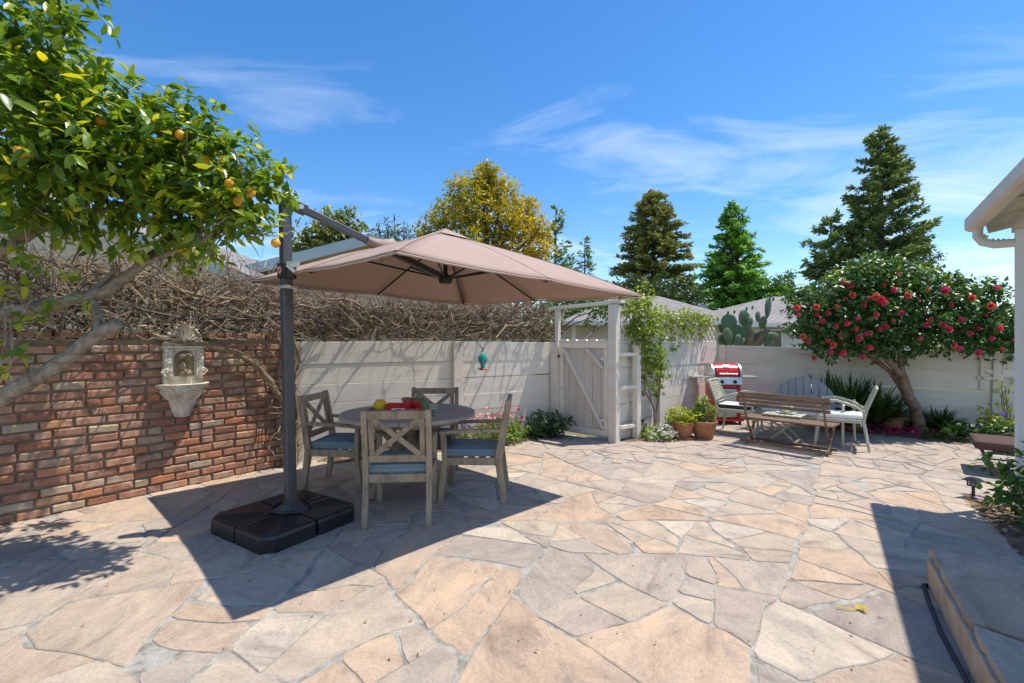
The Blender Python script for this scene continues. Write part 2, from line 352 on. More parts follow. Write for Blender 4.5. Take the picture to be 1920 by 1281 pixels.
simple('white_trim', [(.70, .69, .66), (.78, .77, .74)], .5, 4, spec=.35)
simple('porch_paint', [(.60, .55, .48), (.68, .64, .56)], .6, 3, .15, 50, spec=.3)
simple('pale_green_trim', [(.40, .48, .48), (.47, .54, .53)], .55, 3)
simple('house_beige', [(.56, .47, .33), (.62, .52, .38)], .85, 2, .2, 60)
simple('house_yellow', [(.60, .40, .12), (.66, .45, .15)], .8, 2)
simple('house_white', [(.60, .56, .48), (.68, .64, .57)], .8, 2)
simple('dark_window', [(.02, .025, .03), (.04, .045, .05)], .1, 3)
simple('vent_dark', [(.07, .06, .05), (.1, .09, .07)], .8, 3)
simple('dish_grey', [(.26, .28, .31), (.32, .34, .37)], .5, 3)
simple('orange_fruit', [(.80, .30, .012), (.85, .40, .02)], .45, 30, .2, 200)
simple('lemon_fruit', [(.80, .50, .02), (.85, .60, .03)], .45, 30)
simple('red_plastic', [(.62, .02, .015), (.70, .03, .02)], .35, 10)
simple('melon_rind', [(.03, .11, .02), (.12, .26, .06)], .4, 14, stretch=(1, 1, .2))
simple('melon_flesh', [(.70, .03, .04), (.78, .08, .07)], .4, 20)
simple('pale_green_food', [(.42, .50, .22), (.60, .64, .38)], .6, 30)
simple('paper_white', [(.75, .74, .70), (.80, .79, .76)], .7, 10)
simple('wood_board', [(.22, .12, .06), (.30, .18, .09)], .6, 10)
simple('cactus', [(.075, .13, .06), (.125, .19, .085)], .6, 6, .2, 40)
simple('cactus_trunk', [(.17, .11, .06), (.28, .20, .12)], .9, 12, .6, 40)
simple('teal_glass', [(.005, .19, .19), (.02, .33, .29)], .08, 18, spec=.8)
simple('sticker_red', [(.55, .02, .03)], .4, 5)
def siding(name, c, pitch):
    m, nt, b = base_mat(name); v = coords(nt, orand=False); w = nt.nodes.new('ShaderNodeTexWave'); w.wave_type = 'BANDS'; w.bands_direction = 'Z'; w.wave_profile = 'SAW'; w.inputs['Scale'].default_value = 0.314 / pitch
    nt.links.new(v.outputs[0], w.inputs[0]); n = noise_(nt, v, 3, 3); r = ramp(nt, [[k * .93 for k in c], c], [.35, .65]); nt.links.new(n.outputs[0], r.inputs[0])
    nt.links.new(r.outputs[0], b.inputs['Base Color']); b.inputs['Roughness'].default_value = .75; bump_(nt, b, w.outputs[0], .7, .02)
siding('siding_beige', (.56, .47, .34), .18)
def shingle(name, c1, c2, rows):
    m, nt, b = base_mat(name); t = nt.nodes.new('ShaderNodeTexCoord'); mp_ = nt.nodes.new('ShaderNodeMapping'); nt.links.new(t.outputs['UV'], mp_.inputs[0])
    br = nt.nodes.new('ShaderNodeTexBrick'); br.inputs['Scale'].default_value = 1; br.inputs['Brick Width'].default_value = .30; br.inputs['Row Height'].default_value = rows; br.inputs['Mortar Size'].default_value = .018
    br.inputs['Color1'].default_value = rgba(c1); br.inputs['Color2'].default_value = rgba(c2); br.inputs['Mortar'].default_value = rgba([k * .4 for k in c1]); nt.links.new(mp_.outputs[0], br.inputs[0])
    n = noise_(nt, mp_, 9, 5, .7); r = ramp(nt, [(.75, .75, .75), (1.2, 1.2, 1.2)], [.3, .7]); nt.links.new(n.outputs[0], r.inputs[0])
    nt.links.new(mixrgb(nt, .8, br.outputs[0], r.outputs[0], 'MULTIPLY'), b.inputs['Base Color']); b.inputs['Roughness'].default_value = .9; bump_(nt, b, br.outputs['Fac'], -.5, .02)
shingle('shingle_grey', (.27, .245, .23), (.36, .335, .315), .14)
def fabric():
    m, nt, b = base_mat('canopy_fabric'); v = coords(nt, orand=False); n = noise_(nt, v, 2.2, 4, .5); r = ramp(nt, [(.455, .335, .28), (.49, .365, .305)], [.3, .7]); nt.links.new(n.outputs[0], r.inputs[0])
    nt.links.new(r.outputs[0], b.inputs['Base Color']); b.inputs['Roughness'].default_value = .9; b.inputs['Specular IOR Level'].default_value = .15
    t = nt.nodes.new('ShaderNodeBsdfTranslucent'); t.inputs[0].default_value = (.48, .22, .13, 1); mx = nt.nodes.new('ShaderNodeMixShader'); mx.inputs[0].default_value = .16
    nt.links.new(b.outputs[0], mx.inputs[1]); nt.links.new(t.outputs[0], mx.inputs[2]); nt.links.new(mx.outputs[0], nt.nodes['Material Output'].inputs[0])
    n2 = noise_(nt, v, 7, 3, .5); bump_(nt, b, n2.outputs[0], .25, .02)
fabric()
def glass(name, colr, rough=.02):
    m, nt, b = base_mat(name); b.inputs['Base Color'].default_value = rgba(colr); b.inputs['Transmission Weight'].default_value = .95; b.inputs['Roughness'].default_value = rough; b.inputs['IOR'].default_value = 1.3
glass('clear_glass', (.95, .97, .95)); glass('pale_drink', (.85, .88, .55))
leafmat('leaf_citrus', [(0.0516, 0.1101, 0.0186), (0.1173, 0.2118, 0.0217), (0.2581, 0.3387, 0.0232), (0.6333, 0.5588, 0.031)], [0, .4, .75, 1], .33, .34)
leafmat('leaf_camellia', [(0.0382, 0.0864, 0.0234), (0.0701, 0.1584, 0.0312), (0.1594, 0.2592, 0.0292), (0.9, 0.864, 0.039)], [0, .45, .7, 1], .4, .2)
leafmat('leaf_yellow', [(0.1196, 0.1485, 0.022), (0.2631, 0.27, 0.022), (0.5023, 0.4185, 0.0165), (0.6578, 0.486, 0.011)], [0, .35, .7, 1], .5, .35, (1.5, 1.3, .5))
leafmat('leaf_olive', [(0.06, 0.09, 0.03), (0.15, 0.18, 0.0375), (0.285, 0.285, 0.045)], None, .5, .25)
leafmat('needle_redwood', [(0.1174, 0.1694, 0.0623), (0.2665, 0.2916, 0.0901), (0.613, 0.4701, 0.1384)], None, .6, .12)
leafmat('needle_cedar', [(0.0634, 0.167, 0.0381), (0.1728, 0.36, 0.0528), (0.36, 0.6192, 0.0739)], None, .6, .2)
leafmat('needle_pine', [(0.0713, 0.1263, 0.0556), (0.1782, 0.2599, 0.0926), (0.396, 0.4641, 0.1544)], None, .6, .15)
leafmat('leaf_dark', [(0.023, 0.0499, 0.0194), (0.0576, 0.1056, 0.0317), (0.1152, 0.1728, 0.0387)], None, .5, .15)
leafmat('leaf_bright', [(.06, .13, .012), (.16, .27, .02), (.33, .42, .03)], None, .42, .35)
leafmat('leaf_hedge', [(.08, .14, .015), (.21, .29, .025), (.44, .46, .035)], None, .42, .3)
leafmat('leaf_lime', [(.14, .22, .012), (.32, .38, .015), (.55, .50, .02)], None, .45, .35)
leafmat('leaf_green', [(.025, .07, .015), (.06, .14, .02), (.13, .24, .03)], None, .4, .28)
leafmat('leaf_strap', [(.02, .05, .015), (.04, .09, .02), (.09, .15, .03)], None, .3, .22)
leafmat('petal_white', [(.70, .70, .68), (.82, .82, .80)], None, .6, .2, (1, 1, 1))
leafmat('petal_pink', [(.70, .12, .22), (.80, .38, .45), (.85, .60, .50)], None, .6, .25, (1.2, .8, .8))
leafmat('petal_purple', [(.28, .18, .55), (.50, .40, .70)], None, .6, .25, (1, 1, 1.2))
leafmat('petal_crimson', [(.50, .01, .10), (.68, .03, .20), (.75, .10, .22)], None, .6, .15, (1.2, .7, .7))
leafmat('petal_camellia', [(.74, .04, .22), (.85, .16, .30), (.80, .05, .10), (.88, .33, .18)], None, .5, .2, (1.3, .7, .6))
leafmat('petal_yellow', [(.8, .62, .02), (.85, .7, .05)], None, .6, .2, (1, 1, .5))
leafmat('dry_leaf', [(.20, .11, .04), (.36, .24, .10), (.46, .34, .18)], None, .8, .1)

# ------------------------------------------------------------------ ground and patio
g = MB(); g.add([(-400, -60, -.06), (400, -60, -.06), (400, 700, -.06), (-400, 700, -.06)], [(0, 1, 2, 3)])
tag(g.build('ground', 'ground'), kind='structure')

WA, WB = V(-4.035, 3.615, 0), V(-2.66, 5.38, 0)               # foot of the brick wall
WD = (WB - WA).normalized(); WN = V(WD.y, -WD.x, 0)            # along it / towards the patio
F1A, F1B = V(-2.58, 5.47, 0), V(.665, 7.35, 0)                 # white fence behind the table
GA, GB = V(.71, 7.24, 0), V(1.44, 6.60, 0)                     # gate, left and right post
C2, R2 = V(4.03, 9.0, 0), V(7.75, 7.1, 0)                      # corner by the barbecue, back fence to the right
E1, E2 = V(-.548, -.836, 0), V(.836, -.548, 0)                 # house eave direction and its normal
patio_poly = [(-6.6, .3), (-4.15, 3.5), (-2.75, 5.5), (.6, 7.4), (1.5, 6.75), (4.0, 9.15), (7.9, 7.2), (7.6, 4.6), (4.6, 4.1), (1.6, -.3), (-6.6, -.3)]
def inside(x, y, poly):
    c = False; n = len(poly)
    for i in range(n):
        x0, y0 = poly[i]; x1, y1 = poly[i - 1]
        if (y0 > y) != (y1 > y) and x < (x1 - x0) * (y - y0) / (y1 - y0) + x0: c = not c
    return c
pm = MB(); pm.add([(x, y, -.0055) for x, y in patio_poly], [tuple(range(len(patio_poly) - 1, -1, -1))])
patio = tag(pm.build('patio', 'patio_mortar'), kind='structure')

def make_stones():
    """crazy paving: split the patio again and again at odd angles, then bend and shrink the pieces"""
    r = random.Random(41); done = []
    def area(p): return abs(sum(p[i - 1][0] * p[i][1] - p[i][0] * p[i - 1][1] for i in range(len(p)))) / 2
    def cut(poly, px_, py_, nx, ny):
        A, B = [], []; m = len(poly)
        for t in range(m):
            p0, p1 = poly[t], poly[(t + 1) % m]; s0 = (p0[0] - px_) * nx + (p0[1] - py_) * ny; s1 = (p1[0] - px_) * nx + (p1[1] - py_) * ny
            (A if s0 <= 0 else B).append(p0)
            if s0 * s1 < 0: u = s0 / (s0 - s1); q = (p0[0] + (p1[0] - p0[0]) * u, p0[1] + (p1[1] - p0[1]) * u); A.append(q); B.append(q)
        return A, B
    work = [[(-6.6, .2), (8.0, .2), (8.0, 9.4), (-6.6, 9.4)]]
    while work:
        p = work.pop(); a = area(p); n = len(p); cx = sum(q[0] for q in p) / n; cy = sum(q[1] for q in p) / n
        far = cy > 5.2
        target = r.choice([.05, .08, .14, .2, .28, .38, .52]) * (.8 if far else 1)
        if a < target or a < .06: done.append(p); continue
        # principal direction
        sxx = sum((q[0] - cx) ** 2 for q in p); syy = sum((q[1] - cy) ** 2 for q in p); sxy = sum((q[0] - cx) * (q[1] - cy) for q in p)
        ang = .5 * math.atan2(2 * sxy, sxx - syy) + r.gauss(0, .42)
        k = .22 * math.sqrt(a); A, B = cut(p, cx + r.uniform(-k, k), cy + r.uniform(-k, k), math.cos(ang), math.sin(ang))
        for q in (A, B):
            if len(q) >= 3 and area(q) > .004: work.append(q)
    stones = []
    for p in done:
        n = len(p); cx = sum(q[0] for q in p) / n; cy = sum(q[1] for q in p) / n
        if not inside(cx, cy, patio_poly) or abs(cx) > cy * 1.22 + .9 or cy < .7: continue
        if area(p) < .03: continue
        # shrink every edge by its own joint width
        if sum(p[i - 1][0] * p[i][1] - p[i][0] * p[i - 1][1] for i in range(n)) < 0: p = p[::-1]
        q = p
        for i in range(n):
            a0, b0 = p[i], p[(i + 1) % n]; L = math.hypot(b0[0] - a0[0], b0[1] - a0[1])
            if L < 1e-4: continue
            nx, ny = (b0[1] - a0[1]) / L, -(b0[0] - a0[0]) / L; w = r.choice([.002, .003, .004, .007, .012, .02])
            q, _ = cut(q, a0[0] - nx * w, a0[1] - ny * w, nx, ny)
            if len(q) < 3: break
        if len(q) < 3 or area(q) < .02: continue
        # cut corners and resample
        pts = []; m = len(q)
        for t in range(m):
            p0, p1 = q[t], q[(t + 1) % m]; L = math.hypot(p1[0] - p0[0], p1[1] - p0[1])
            if L < .025: pts.append(((p0[0] + p1[0]) / 2, (p0[1] + p1[1]) / 2)); continue
            c = min(.12, .022 / L * r.uniform(.4, 2.2)); us = [c, 1 - c] if L < .2 else [c, .36, .66, 1 - c]
            for u in us: pts.append((p0[0] + (p1[0] - p0[0]) * u, p0[1] + (p1[1] - p0[1]) * u))
        out = []
        for (a1, b1) in pts:
            w = noise.noise_vector(Vector((a1 * 1.5, b1 * 1.5, 3.3))) * .13 + noise.noise_vector(Vector((a1 * 5, b1 * 5, 1.3))) * .03
            j = noise.noise_vector(Vector((a1 * 23, b1 * 23, 7.7))) * .010
            out.append((a1 + w.x + j.x, b1 + w.y + j.y))
        stones.append((cx, cy, out))
    return stones
def add_stone(x, y, out, parent):
    cx = sum(p[0] for p in out) / len(out); cy = sum(p[1] for p in out) / len(out)
    tx, ty, h = U(-.005, .005), U(-.005, .005), U(-.0015, .002); n = len(out); vs_ = []
    for (a, b) in out: vs_.append((cx + (a - cx) * .975 - cx, cy + (b - cy) * .975 - cy, h + (a - cx) * tx + (b - cy) * ty))
    for (a, b) in out: vs_.append((a - cx, b - cy, h - .004 + (a - cx) * tx + (b - cy) * ty))
    for (a, b) in out: vs_.append((a - cx, b - cy, -.03))
    fs_ = [tuple(range(n))] + [(k, n + k, n + (k + 1) % n, (k + 1) % n) for k in range(n)] + [(n + k, 2 * n + k, 2 * n + (k + 1) % n, n + (k + 1) % n) for k in range(n)]
    mb = MB(); mb.add(vs_, fs_); return mb.build('flagstone', 'flagstone', parent, loc=(cx, cy, 0))
stones = make_stones()
stones.sort(key=lambda s: s[1] + abs(s[0]) * .2)
for x, y, out in stones[:300]: add_stone(x, y, out, patio)
rest = MB()
for x, y, out in stones[300:]: rest.prism(out, -.03, .002)
if rest.v: tag(rest.build('far_flagstones', 'flagstone', patio), kind='stuff')

def bed(name, poly, z=.012, seed=1):
    """soil bed: fan-subdivided sheet with small lumps"""
    n = len(poly); cx = sum(p[0] for p in poly) / n; cy = sum(p[1] for p in poly) / n; pts = []
    edge = []
    for i in range(n):
        a, b = poly[i], poly[(i + 1) % n]; k = max(2, int(math.hypot(b[0] - a[0], b[1] - a[1]) / .07))
        for t in range(k): edge.append((a[0] + (b[0] - a[0]) * t / k, a[1] + (b[1] - a[1]) * t / k))
    rings = 9; m = len(edge); vs_ = []
    for j in range(rings + 1):
        s = 1 - j / rings * .98
        for (a, b) in edge:
            x, y = cx + (a - cx) * s, cy + (b - cy) * s
            w = noise.noise_vector(Vector((x * 6, y * 6, seed)))
            x, y = x + w.x * .04, y + w.y * .04
            hz = -.02 if j == 0 else z + .018 * noise.noise(Vector((x * 9, y * 9, seed))) + .012 * noise.noise(Vector((x * 30, y * 30, seed)))
            vs_.append((x, y, hz))
    fs_ = [(j * m + k, j * m + (k + 1) % m, (j + 1) * m + (k + 1) % m, (j + 1) * m + k) for j in range(rings) for k in range(m)]
    mb = MB(); mb.add(vs_, fs_); o = mb.build(name, 'soil', None, True); return tag(o, kind='structure')
def xy(v): return (v.x, v.y)
FD = (F1B - F1A).normalized(); FN = V(FD.y, -FD.x, 0)
bed('planting_bed', [xy(F1A + FD * .05), xy(F1B), xy(F1B + FN * .38 - FD * .05), xy(F1A + FD * 2.0 + FN * .46), xy(F1A + FD * 1.2 + FN * .22), xy(F1A + FD * .3 + FN * .25)], seed=2)
BD = (C2 - GB).normalized(); BN = V(BD.y, -BD.x, 0)
bed('planting_bed', [xy(GB + BD * .12), xy(C2 - BD * .2), xy(C2 - BD * 1.2 + BN * .35), xy(G(1330, 800)), xy(G(1262, 826)), xy(G(1205, 829)), xy(G(1166, 831))], seed=3)
BKD = (R2 - C2).normalized(); BKN = V(BKD.y, -BKD.x, 0)
bed('planting_bed', [xy(C2 + BKD * 1.2), xy(R2 + BKD * .6), xy(R2 + BKD * .4 + BKN * .75), xy(G(1800, 836)), xy(G(1700, 822)), xy(G(1600, 812)), xy(C2 + BKD * 1.2 + BKN * .3)], seed=4)
bed('planting_bed', [xy(G(1786, 918)), xy(G(1811, 950)), xy(G(1845, 981)), xy(G(1861, 996)), xy(G(1912, 1052)), (3.6, 2.45), (5.0, 2.0), (5.9, 3.3), (4.72, 4.12)], seed=5)

# ------------------------------------------------------------------ brick wall
WL = 3.55; W0 = WB - WD * WL; wrz = math.atan2(WD.y, WD.x); WH = 1.475
wall = thing('brick_wall', 'weathered red and cream brick garden wall carrying the stone fountain', 'wall', W0, wrz)
core = MB(); core.box((WL / 2, .115, WH / 2 - .02), (WL, .19, WH + .02)); core.build('mortar', 'brick_mortar', wall)
def brick_mesh(L, seed):
    r = random.Random(seed); H, D, c = .0615, .09, .007; mb = MB(); vs_ = []
    x, y, z = L / 2, D / 2, H / 2
    for sx in (-1, 1):
        for sy in (-1, 1):
            for sz in (-1, 1):
                j = lambda: r.uniform(-.0035, .0035)
                vs_ += [(sx * x + j(), sy * (y - c), sz * (z - c) + j()), (sx * (x - c) + j(), sy * y + j() * .8, sz * (z - c) + j()), (sx * (x - c) + j(), sy * (y - c), sz * z + j())]
    I = lambda sx, sy, sz, k: ((sx > 0) * 4 + (sy > 0) * 2 + (sz > 0)) * 3 + k
    fs_ = []
    for s in (-1, 1):
        fs_.append((I(s, -1, -1, 0), I(s, 1, -1, 0), I(s, 1, 1, 0), I(s, -1, 1, 0)) if s > 0 else (I(s, -1, -1, 0), I(s, -1, 1, 0), I(s, 1, 1, 0), I(s, 1, -1, 0)))
        fs_.append((I(-1, s, -1, 1), I(-1, s, 1, 1), I(1, s, 1, 1), I(1, s, -1, 1)) if s > 0 else (I(-1, s, -1, 1), I(1, s, -1, 1), I(1, s, 1, 1), I(-1, s, 1, 1)))
        fs_.append((I(-1, -1, s, 2), I(1, -1, s, 2), I(1, 1, s, 2), I(-1, 1, s, 2)) if s > 0 else (I(-1, -1, s, 2), I(-1, 1, s, 2), I(1, 1, s, 2), I(1, -1, s, 2)))
    for a in (-1, 1):
        for b in (-1, 1):
            fs_.append((I(a, b, -1, 0), I(a, b, 1, 0), I(a, b, 1, 1), I(a, b, -1, 1)) if a * b > 0 else (I(a, b, -1, 1), I(a, b, 1, 1), I(a, b, 1, 0), I(a, b, -1, 0)))
            fs_.append((I(-1, a, b, 1), I(1, a, b, 1), I(1, a, b, 2), I(-1, a, b, 2)) if a * b > 0 else (I(-1, a, b, 2), I(1, a, b, 2), I(1, a, b, 1), I(-1, a, b, 1)))
            fs_.append((I(a, -1, b, 2), I(a, 1, b, 2), I(a, 1, b, 0), I(a, -1, b, 0)) if a * b > 0 else (I(a, -1, b, 0), I(a, 1, b, 0), I(a, 1, b, 2), I(a, -1, b, 2)))
            for d in (-1, 1):
                t = (I(a, b, d, 0), I(a, b, d, 1), I(a, b, d, 2)); fs_.append(t if a * b * d > 0 else t[::-1])
    mb.add(vs_, fs_); o = mb.build('brick', 'brick', wall); return o
protos = {}
for L in (.195, .20, .098):
    protos[L] = [brick_mesh(L, 100 + i + int(L * 1000)) for i in range(4)]
first = {id(o): True for l in protos.values() for o in l}
extra = MB(); nb = 0; course = .0795
for row in range(int(WH / course) + 1):
    z = .036 + row * course
    if z > WH - .02: break
    x = WL - U(.0, .03) - (0 if row % 2 else .10)
    if row % 2 == 0:
        lay = [(WL - .05, .098)]
    else: lay = []
    while x > .1:
        L = .098 if rnd.random() < .12 else rnd.choice((.195, .20)); lay.append((x - L / 2, L)); x -= L + U(.013, .02)
    for cx, L in lay:
        if cx - L / 2 < .0: continue
        if cx < WL - 2.95 and row < 99:
            extra.box((cx, .045, z), (L, .09, .0615)); continue
        src = rnd.choice(protos[L])
        if first.get(id(src)): o = src; first[id(src)] = False
        else: o = src.copy(); col.objects.link(o); o.parent = wall
        o.location = (cx, .045 - .004 + U(-.006, .005), z + U(-.005, .005)); o.rotation_euler = (U(-.02, .02), U(-.028, .028), U(-.015, .015)); nb += 1
tag(extra.build('bricks_beyond_view', 'brick', wall), kind='stuff')
for l in protos.values():
    for o in l:
        if first[id(o)]: bpy.data.objects.remove(o)
cap = MB(); x = 0.05
# loose row of rowlock cap bricks
for i in range(int(WL / .215)):
    c = MB(); c.box((0, 0, 0), (.2, .21, .055)); o = c.build('cap_brick', 'brick', wall, bevel=.006); o.location = (WL - .11 - i * .215, .10 + U(-.01, .01), WH + .032); o.rotation_euler = (U(-.02, .02), U(-.02, .02), U(-.02, .02))

# ------------------------------------------------------------------ white board fences
def fence(name, label, p0, p1, H, bh, posts, bays, thick=.04, tilt=0.0, post_w=.14, post_h=None, post_proud=.05, mat='white_paint', cap=None):
    d = (p1 - p0); L = d.length; rz = math.atan2(d.y, d.x); t = thing(name, label, 'fence', p0, rz)
    t.rotation_euler = (0, tilt, rz)
    for x in posts:
        m = MB(); m.box((x, 0, (post_h or H) / 2 - .03), (post_w, .10, (post_h or H) + .06)); o = m.build('post', mat, t, bevel=.004); o.location = (0, -post_proud + .05, 0)
    nails = MB()
    for x0, x1 in bays:
        z = -.03; k = 0
        n = int(round(H / bh))
        for k in range(n):
            h = bh + U(-.008, .008) if k < n - 1 else H - z
            m = MB(); m.box(((x0 + x1) / 2, 0, z + h / 2), (x1 - x0, thick, h - .006)); o = m.build('board', mat, t, bevel=.003)
            o.location = (0, .03 + U(-.004, .004), 0); o.rotation_euler = (U(-.01, .01), U(-.0015, .0015), 0)
            for xn in (x0 + .05, x1 - .05):
                for zn in (.3, .7): nails.tube([(xn + U(-.01, .01), .03 - thick / 2 - .006, z + h * zn), (xn, .03 - thick / 2 + .004, z + h * zn)], .005, 6)
            z += h
    tag(nails.build('nail_heads', 'vent_dark', t), kind='stuff')
    return t, rz, L
L1 = (F1B - F1A).length
fence('board_fence', 'cream board fence behind the dining table under the bare vine', F1A, F1B, 1.45, .24, [2.08], [(0, 2.01), (2.15, L1 + .02)])
L2 = (C2 - GB).length
f2, rz2, _ = fence('board_fence', 'cream board fence with lattice and climbing greenery right of the gate', GB + V(.05, .05, 0), C2, 1.42, .27, [1.25], [(0.02, 1.19), (1.31, L2 - .1)])
# lattice on top of it
lat = MB(); z0, z1 = 1.44, 1.90; hgt = z1 - z0; sp = .165
for i in range(-6, int(L2 / sp) + 2):
    for s in (-1, 1):
        xa = i * sp if s > 0 else i * sp + hgt; xb = xa + hgt * s
        a, b = (xa, z0), (xb, z1)
        # clip in x to 0.1..L2-.1
        lo, hi = .10, L2 - .12
        def cl(p, q):
            t0, t1 = 0.0, 1.0; dx_ = q[0] - p[0]
            ta, tb = (lo - p[0]) / dx_, (hi - p[0]) / dx_
            if ta > tb: ta, tb = tb, ta
            return max(0, ta), min(1, tb)
        ta, tb = cl(a, b)
        if tb - ta < .05: continue
        pa = (a[0] + (b[0] - a[0]) * ta, 0.03 + s * .005, a[1] + (b[1] - a[1]) * ta); pb = (a[0] + (b[0] - a[0]) * tb, .03 + s * .005, a[1] + (b[1] - a[1]) * tb)
        lat.bar(pa, pb, .008, .032, up=(pb[2] - pa[2], 0, -(pb[0] - pa[0])))
tag(lat.build('lattice_strips', 'white_paint', f2), kind='stuff')
for z in (z0 - .002, z1 + .012):
    m = MB(); m.box((L2 / 2, .03, z), (L2 - .2, .045, .03)); m.build('lattice_rail', 'white_paint', f2, bevel=.003)
LB = (R2 - C2).length + .9
fb, rzb, _ = fence('board_fence', 'long shaded cream board fence behind the camellia tree', C2 + BKD * .02, R2, 1.38, .268, [.03, 3.95], [(.11, 2.1), (2.106, 3.88), (4.02, LB)], tilt=.028, post_w=.10, post_proud=.03)
for (a, b, c, d) in ((3.78, 1.37, 3.78, .80), (3.80, 1.12, 4.4, .84), (3.72, .98, 4.5, .965), (3.72, 1.32, 4.5, 1.30)):
    m = MB(); m.bar((a, -.012, b), (c, -.012, d), .05, .018, up=(0, 1, 0)); m.build('batten', 'white_paint', fb, bevel=.002)

# gate, its posts and arbor
gd = (GB - GA); GL = gd.length; grz = math.atan2(gd.y, gd.x)
arb = thing('gate_arbor', 'white post and beam arbor framing the garden gate', 'arbor', GA, grz)
m = MB(); m.box((-.03, .02, .71), (.13, .12, 1.46)); m.build('post', 'white_paint', arb, bevel=.004)
m = MB(); m.box((.0, .02, 1.70), (.065, .075, .53)); m.build('upper_post', 'white_paint', arb, bevel=.004)
m = MB(); m.box((GL + .02, .02, .965), (.125, .125, 2.03)); m.build('post', 'white_paint', arb, bevel=.004)
m = MB(); m.bar((-.14, .02, 1.975), (GL + .16, .02, 2.02), .12, .045); m.build('beam', 'white_paint', arb, bevel=.004)
gate = thing('garden_gate', 'closed cream wooden gate with vertical boards and diagonal brace', 'gate', GA, grz)
gx0, gx1 = .055, GL - .055; nbd = 6; bw = (gx1 - gx0) / nbd
for i in range(nbd):
    m = MB(); m.box((gx0 + bw * (i + .5), .035, .735 - .005), (bw - .007, .022, 1.36)); o = m.build('board', 'shaded_paint', gate, bevel=.002); o.location = (0, U(-.003, .003), 0)
for z in (.115, 1.395): m = MB(); m.box(((gx0 + gx1) / 2, .0, z), (gx1 - gx0, .035, .085)); m.build('rail', 'white_paint', gate, bevel=.003)
for x in (gx0 + .035, gx1 - .035): m = MB(); m.box((x, .003, .755), (.07, .035, 1.19)); m.build('stile', 'white_paint', gate, bevel=.003)
m = MB(); m.bar((gx0 + .08, .002, 1.33), (gx1 - .08, .002, .18), .03, .085, up=(0, 1, 0)); m.v = [(x, y, z) for x, y, z in m.v]; m.build('diagonal_brace', 'white_paint', gate, bevel=.003)
m = MB(); m.bar((gx1 - .36, .004, 1.34), (gx1 - .08, .004, 1.06), .03, .08, up=(0, 1, 0)); m.build('corner_brace', 'white_paint', gate, bevel=.003)
for i in range(5):
    w = (gx1 - gx0) / 5; cx = gx0 + w * (i + .5); m = MB()
    m.prism([(cx - w / 2, 1.437), (cx + w / 2, 1.437), (cx + w / 2, 1.455), (cx + w * .3, 1.485), (cx - w * .3, 1.485), (cx - w / 2, 1.455)], -.03, .03, Matrix.Rotation(PI / 2, 4, 'X')); m.build('scalloped_cap', 'white_paint', gate, bevel=.003)
m = MB(); m.tube([(gx0 + .01, -.03, 1.22), (gx0 + .01, -.055, 1.22)], .018, 10); m.build('latch', 'dark_metal', gate)
for z in (.3, 1.2): m = MB(); m.box((gx1 - .06, -.022, z), (.12, .008, .035)); m.build('hinge', 'white_paint', gate)
# ladder-like trellis right of the gate
TA = GB + V(.08, -.02, 0); TB = G(1194, 823); td = TB - TA; trz = math.atan2(td.y, td.x); TL = td.length
tr = thing('ladder_trellis', 'narrow white ladder trellis standing right of the gate post', 'trellis', TA, trz)
m = MB(); m.box((TL, 0, .70), (.09, .09, 1.48)); m.build('post', 'white_paint', tr, bevel=.004)
for z in (.21, .78, 1.26): m = MB(); m.box((TL / 2, 0, z), (TL - .09, .05, .05)); m.build('rung', 'white_paint', tr, bevel=.003)

# ------------------------------------------------------------------ stone step beside the house (right)
S0 = V(2.50, 2.735, 0)
step = thing('stone_step', 'raised flagstone step with peach slab sides in the right foreground', 'step', S0, math.atan2(E1.y, E1.x))   # local x = towards the camera, local -y... 
# local frame: x along E1, y = perpendicular (left of E1) which points away from the house side?
yl = V(-E1.y, E1.x, 0); sgn = 1 if yl.dot(E2) > 0 else -1
SH = .185
m = MB(); m.box((1.5, sgn * 1.0, SH / 2 - .025), (2.96, 1.96, SH - .01)); m.build('mortar_core', 'patio_mortar', step)
xs = [0, .40, 1.0, 1.7, 2.4, 3.0]
for i in range(5):
    a, b = xs[i] + .003, xs[i + 1] - .003; m = MB(); m.box(((a + b) / 2, sgn * -.004, .078), (b - a, .03, .160)); o = m.build('face_slab', 'step_face', step, bevel=.004); o.rotation_euler = (U(-.02, .02), 0, 0)
m = MB(); m.box((-.008, sgn * 1.0, .074), (.03, 1.94, .152)); m.build('face_slab', 'step_face', step, bevel=.004)
# top slabs with ragged edges
def slab(poly, name='top_slab'):
    out = []
    for i in range(len(poly)):
        a, b = poly[i], poly[(i + 1) % len(poly)]; k = max(2, int(math.hypot(b[0] - a[0], b[1] - a[1]) / .05))
        for t in range(k):
            x, y = a[0] + (b[0] - a[0]) * t / k, a[1] + (b[1] - a[1]) * t / k; w = noise.noise_vector(Vector((x * 14, y * 14, 2))) * .014; out.append((x + w.x, sgn * (y + w.y)))
    if sgn < 0: out = out[::-1]
    cx = sum(p[0] for p in out) / len(out); cy = sum(p[1] for p in out) / len(out); n = len(out)
    vs_ = [(cx + (x - cx) * .985, cy + (y - cy) * .985, SH + .018) for x, y in out] + [(x, y, SH + .010) for x, y in out] + [(x + .004, y, SH - .022) for x, y in out]
    mb = MB(); mb.add(vs_, [tuple(range(n))] + [(k, n + k, n + (k + 1) % n, (k + 1) % n) for k in range(n)] + [(n + k, 2 * n + k, 2 * n + (k + 1) % n, n + (k + 1) % n) for k in range(n)])
    mb.build(name, 'flagstone', step)
slab([(-.03, -.004), (.82, .0), (.95, .5), (.8, 1.1), (-.03, 1.2)])
slab([(.86, .0), (1.35, -.006), (1.5, .35), (1.0, .48)])
slab([(1.40, .0), (2.3, .0), (2.3, .7), (1.55, .40)])
slab([(1.02, .53), (1.5, .42), (2.28, .78), (2.2, 1.3), (.88, 1.1)])
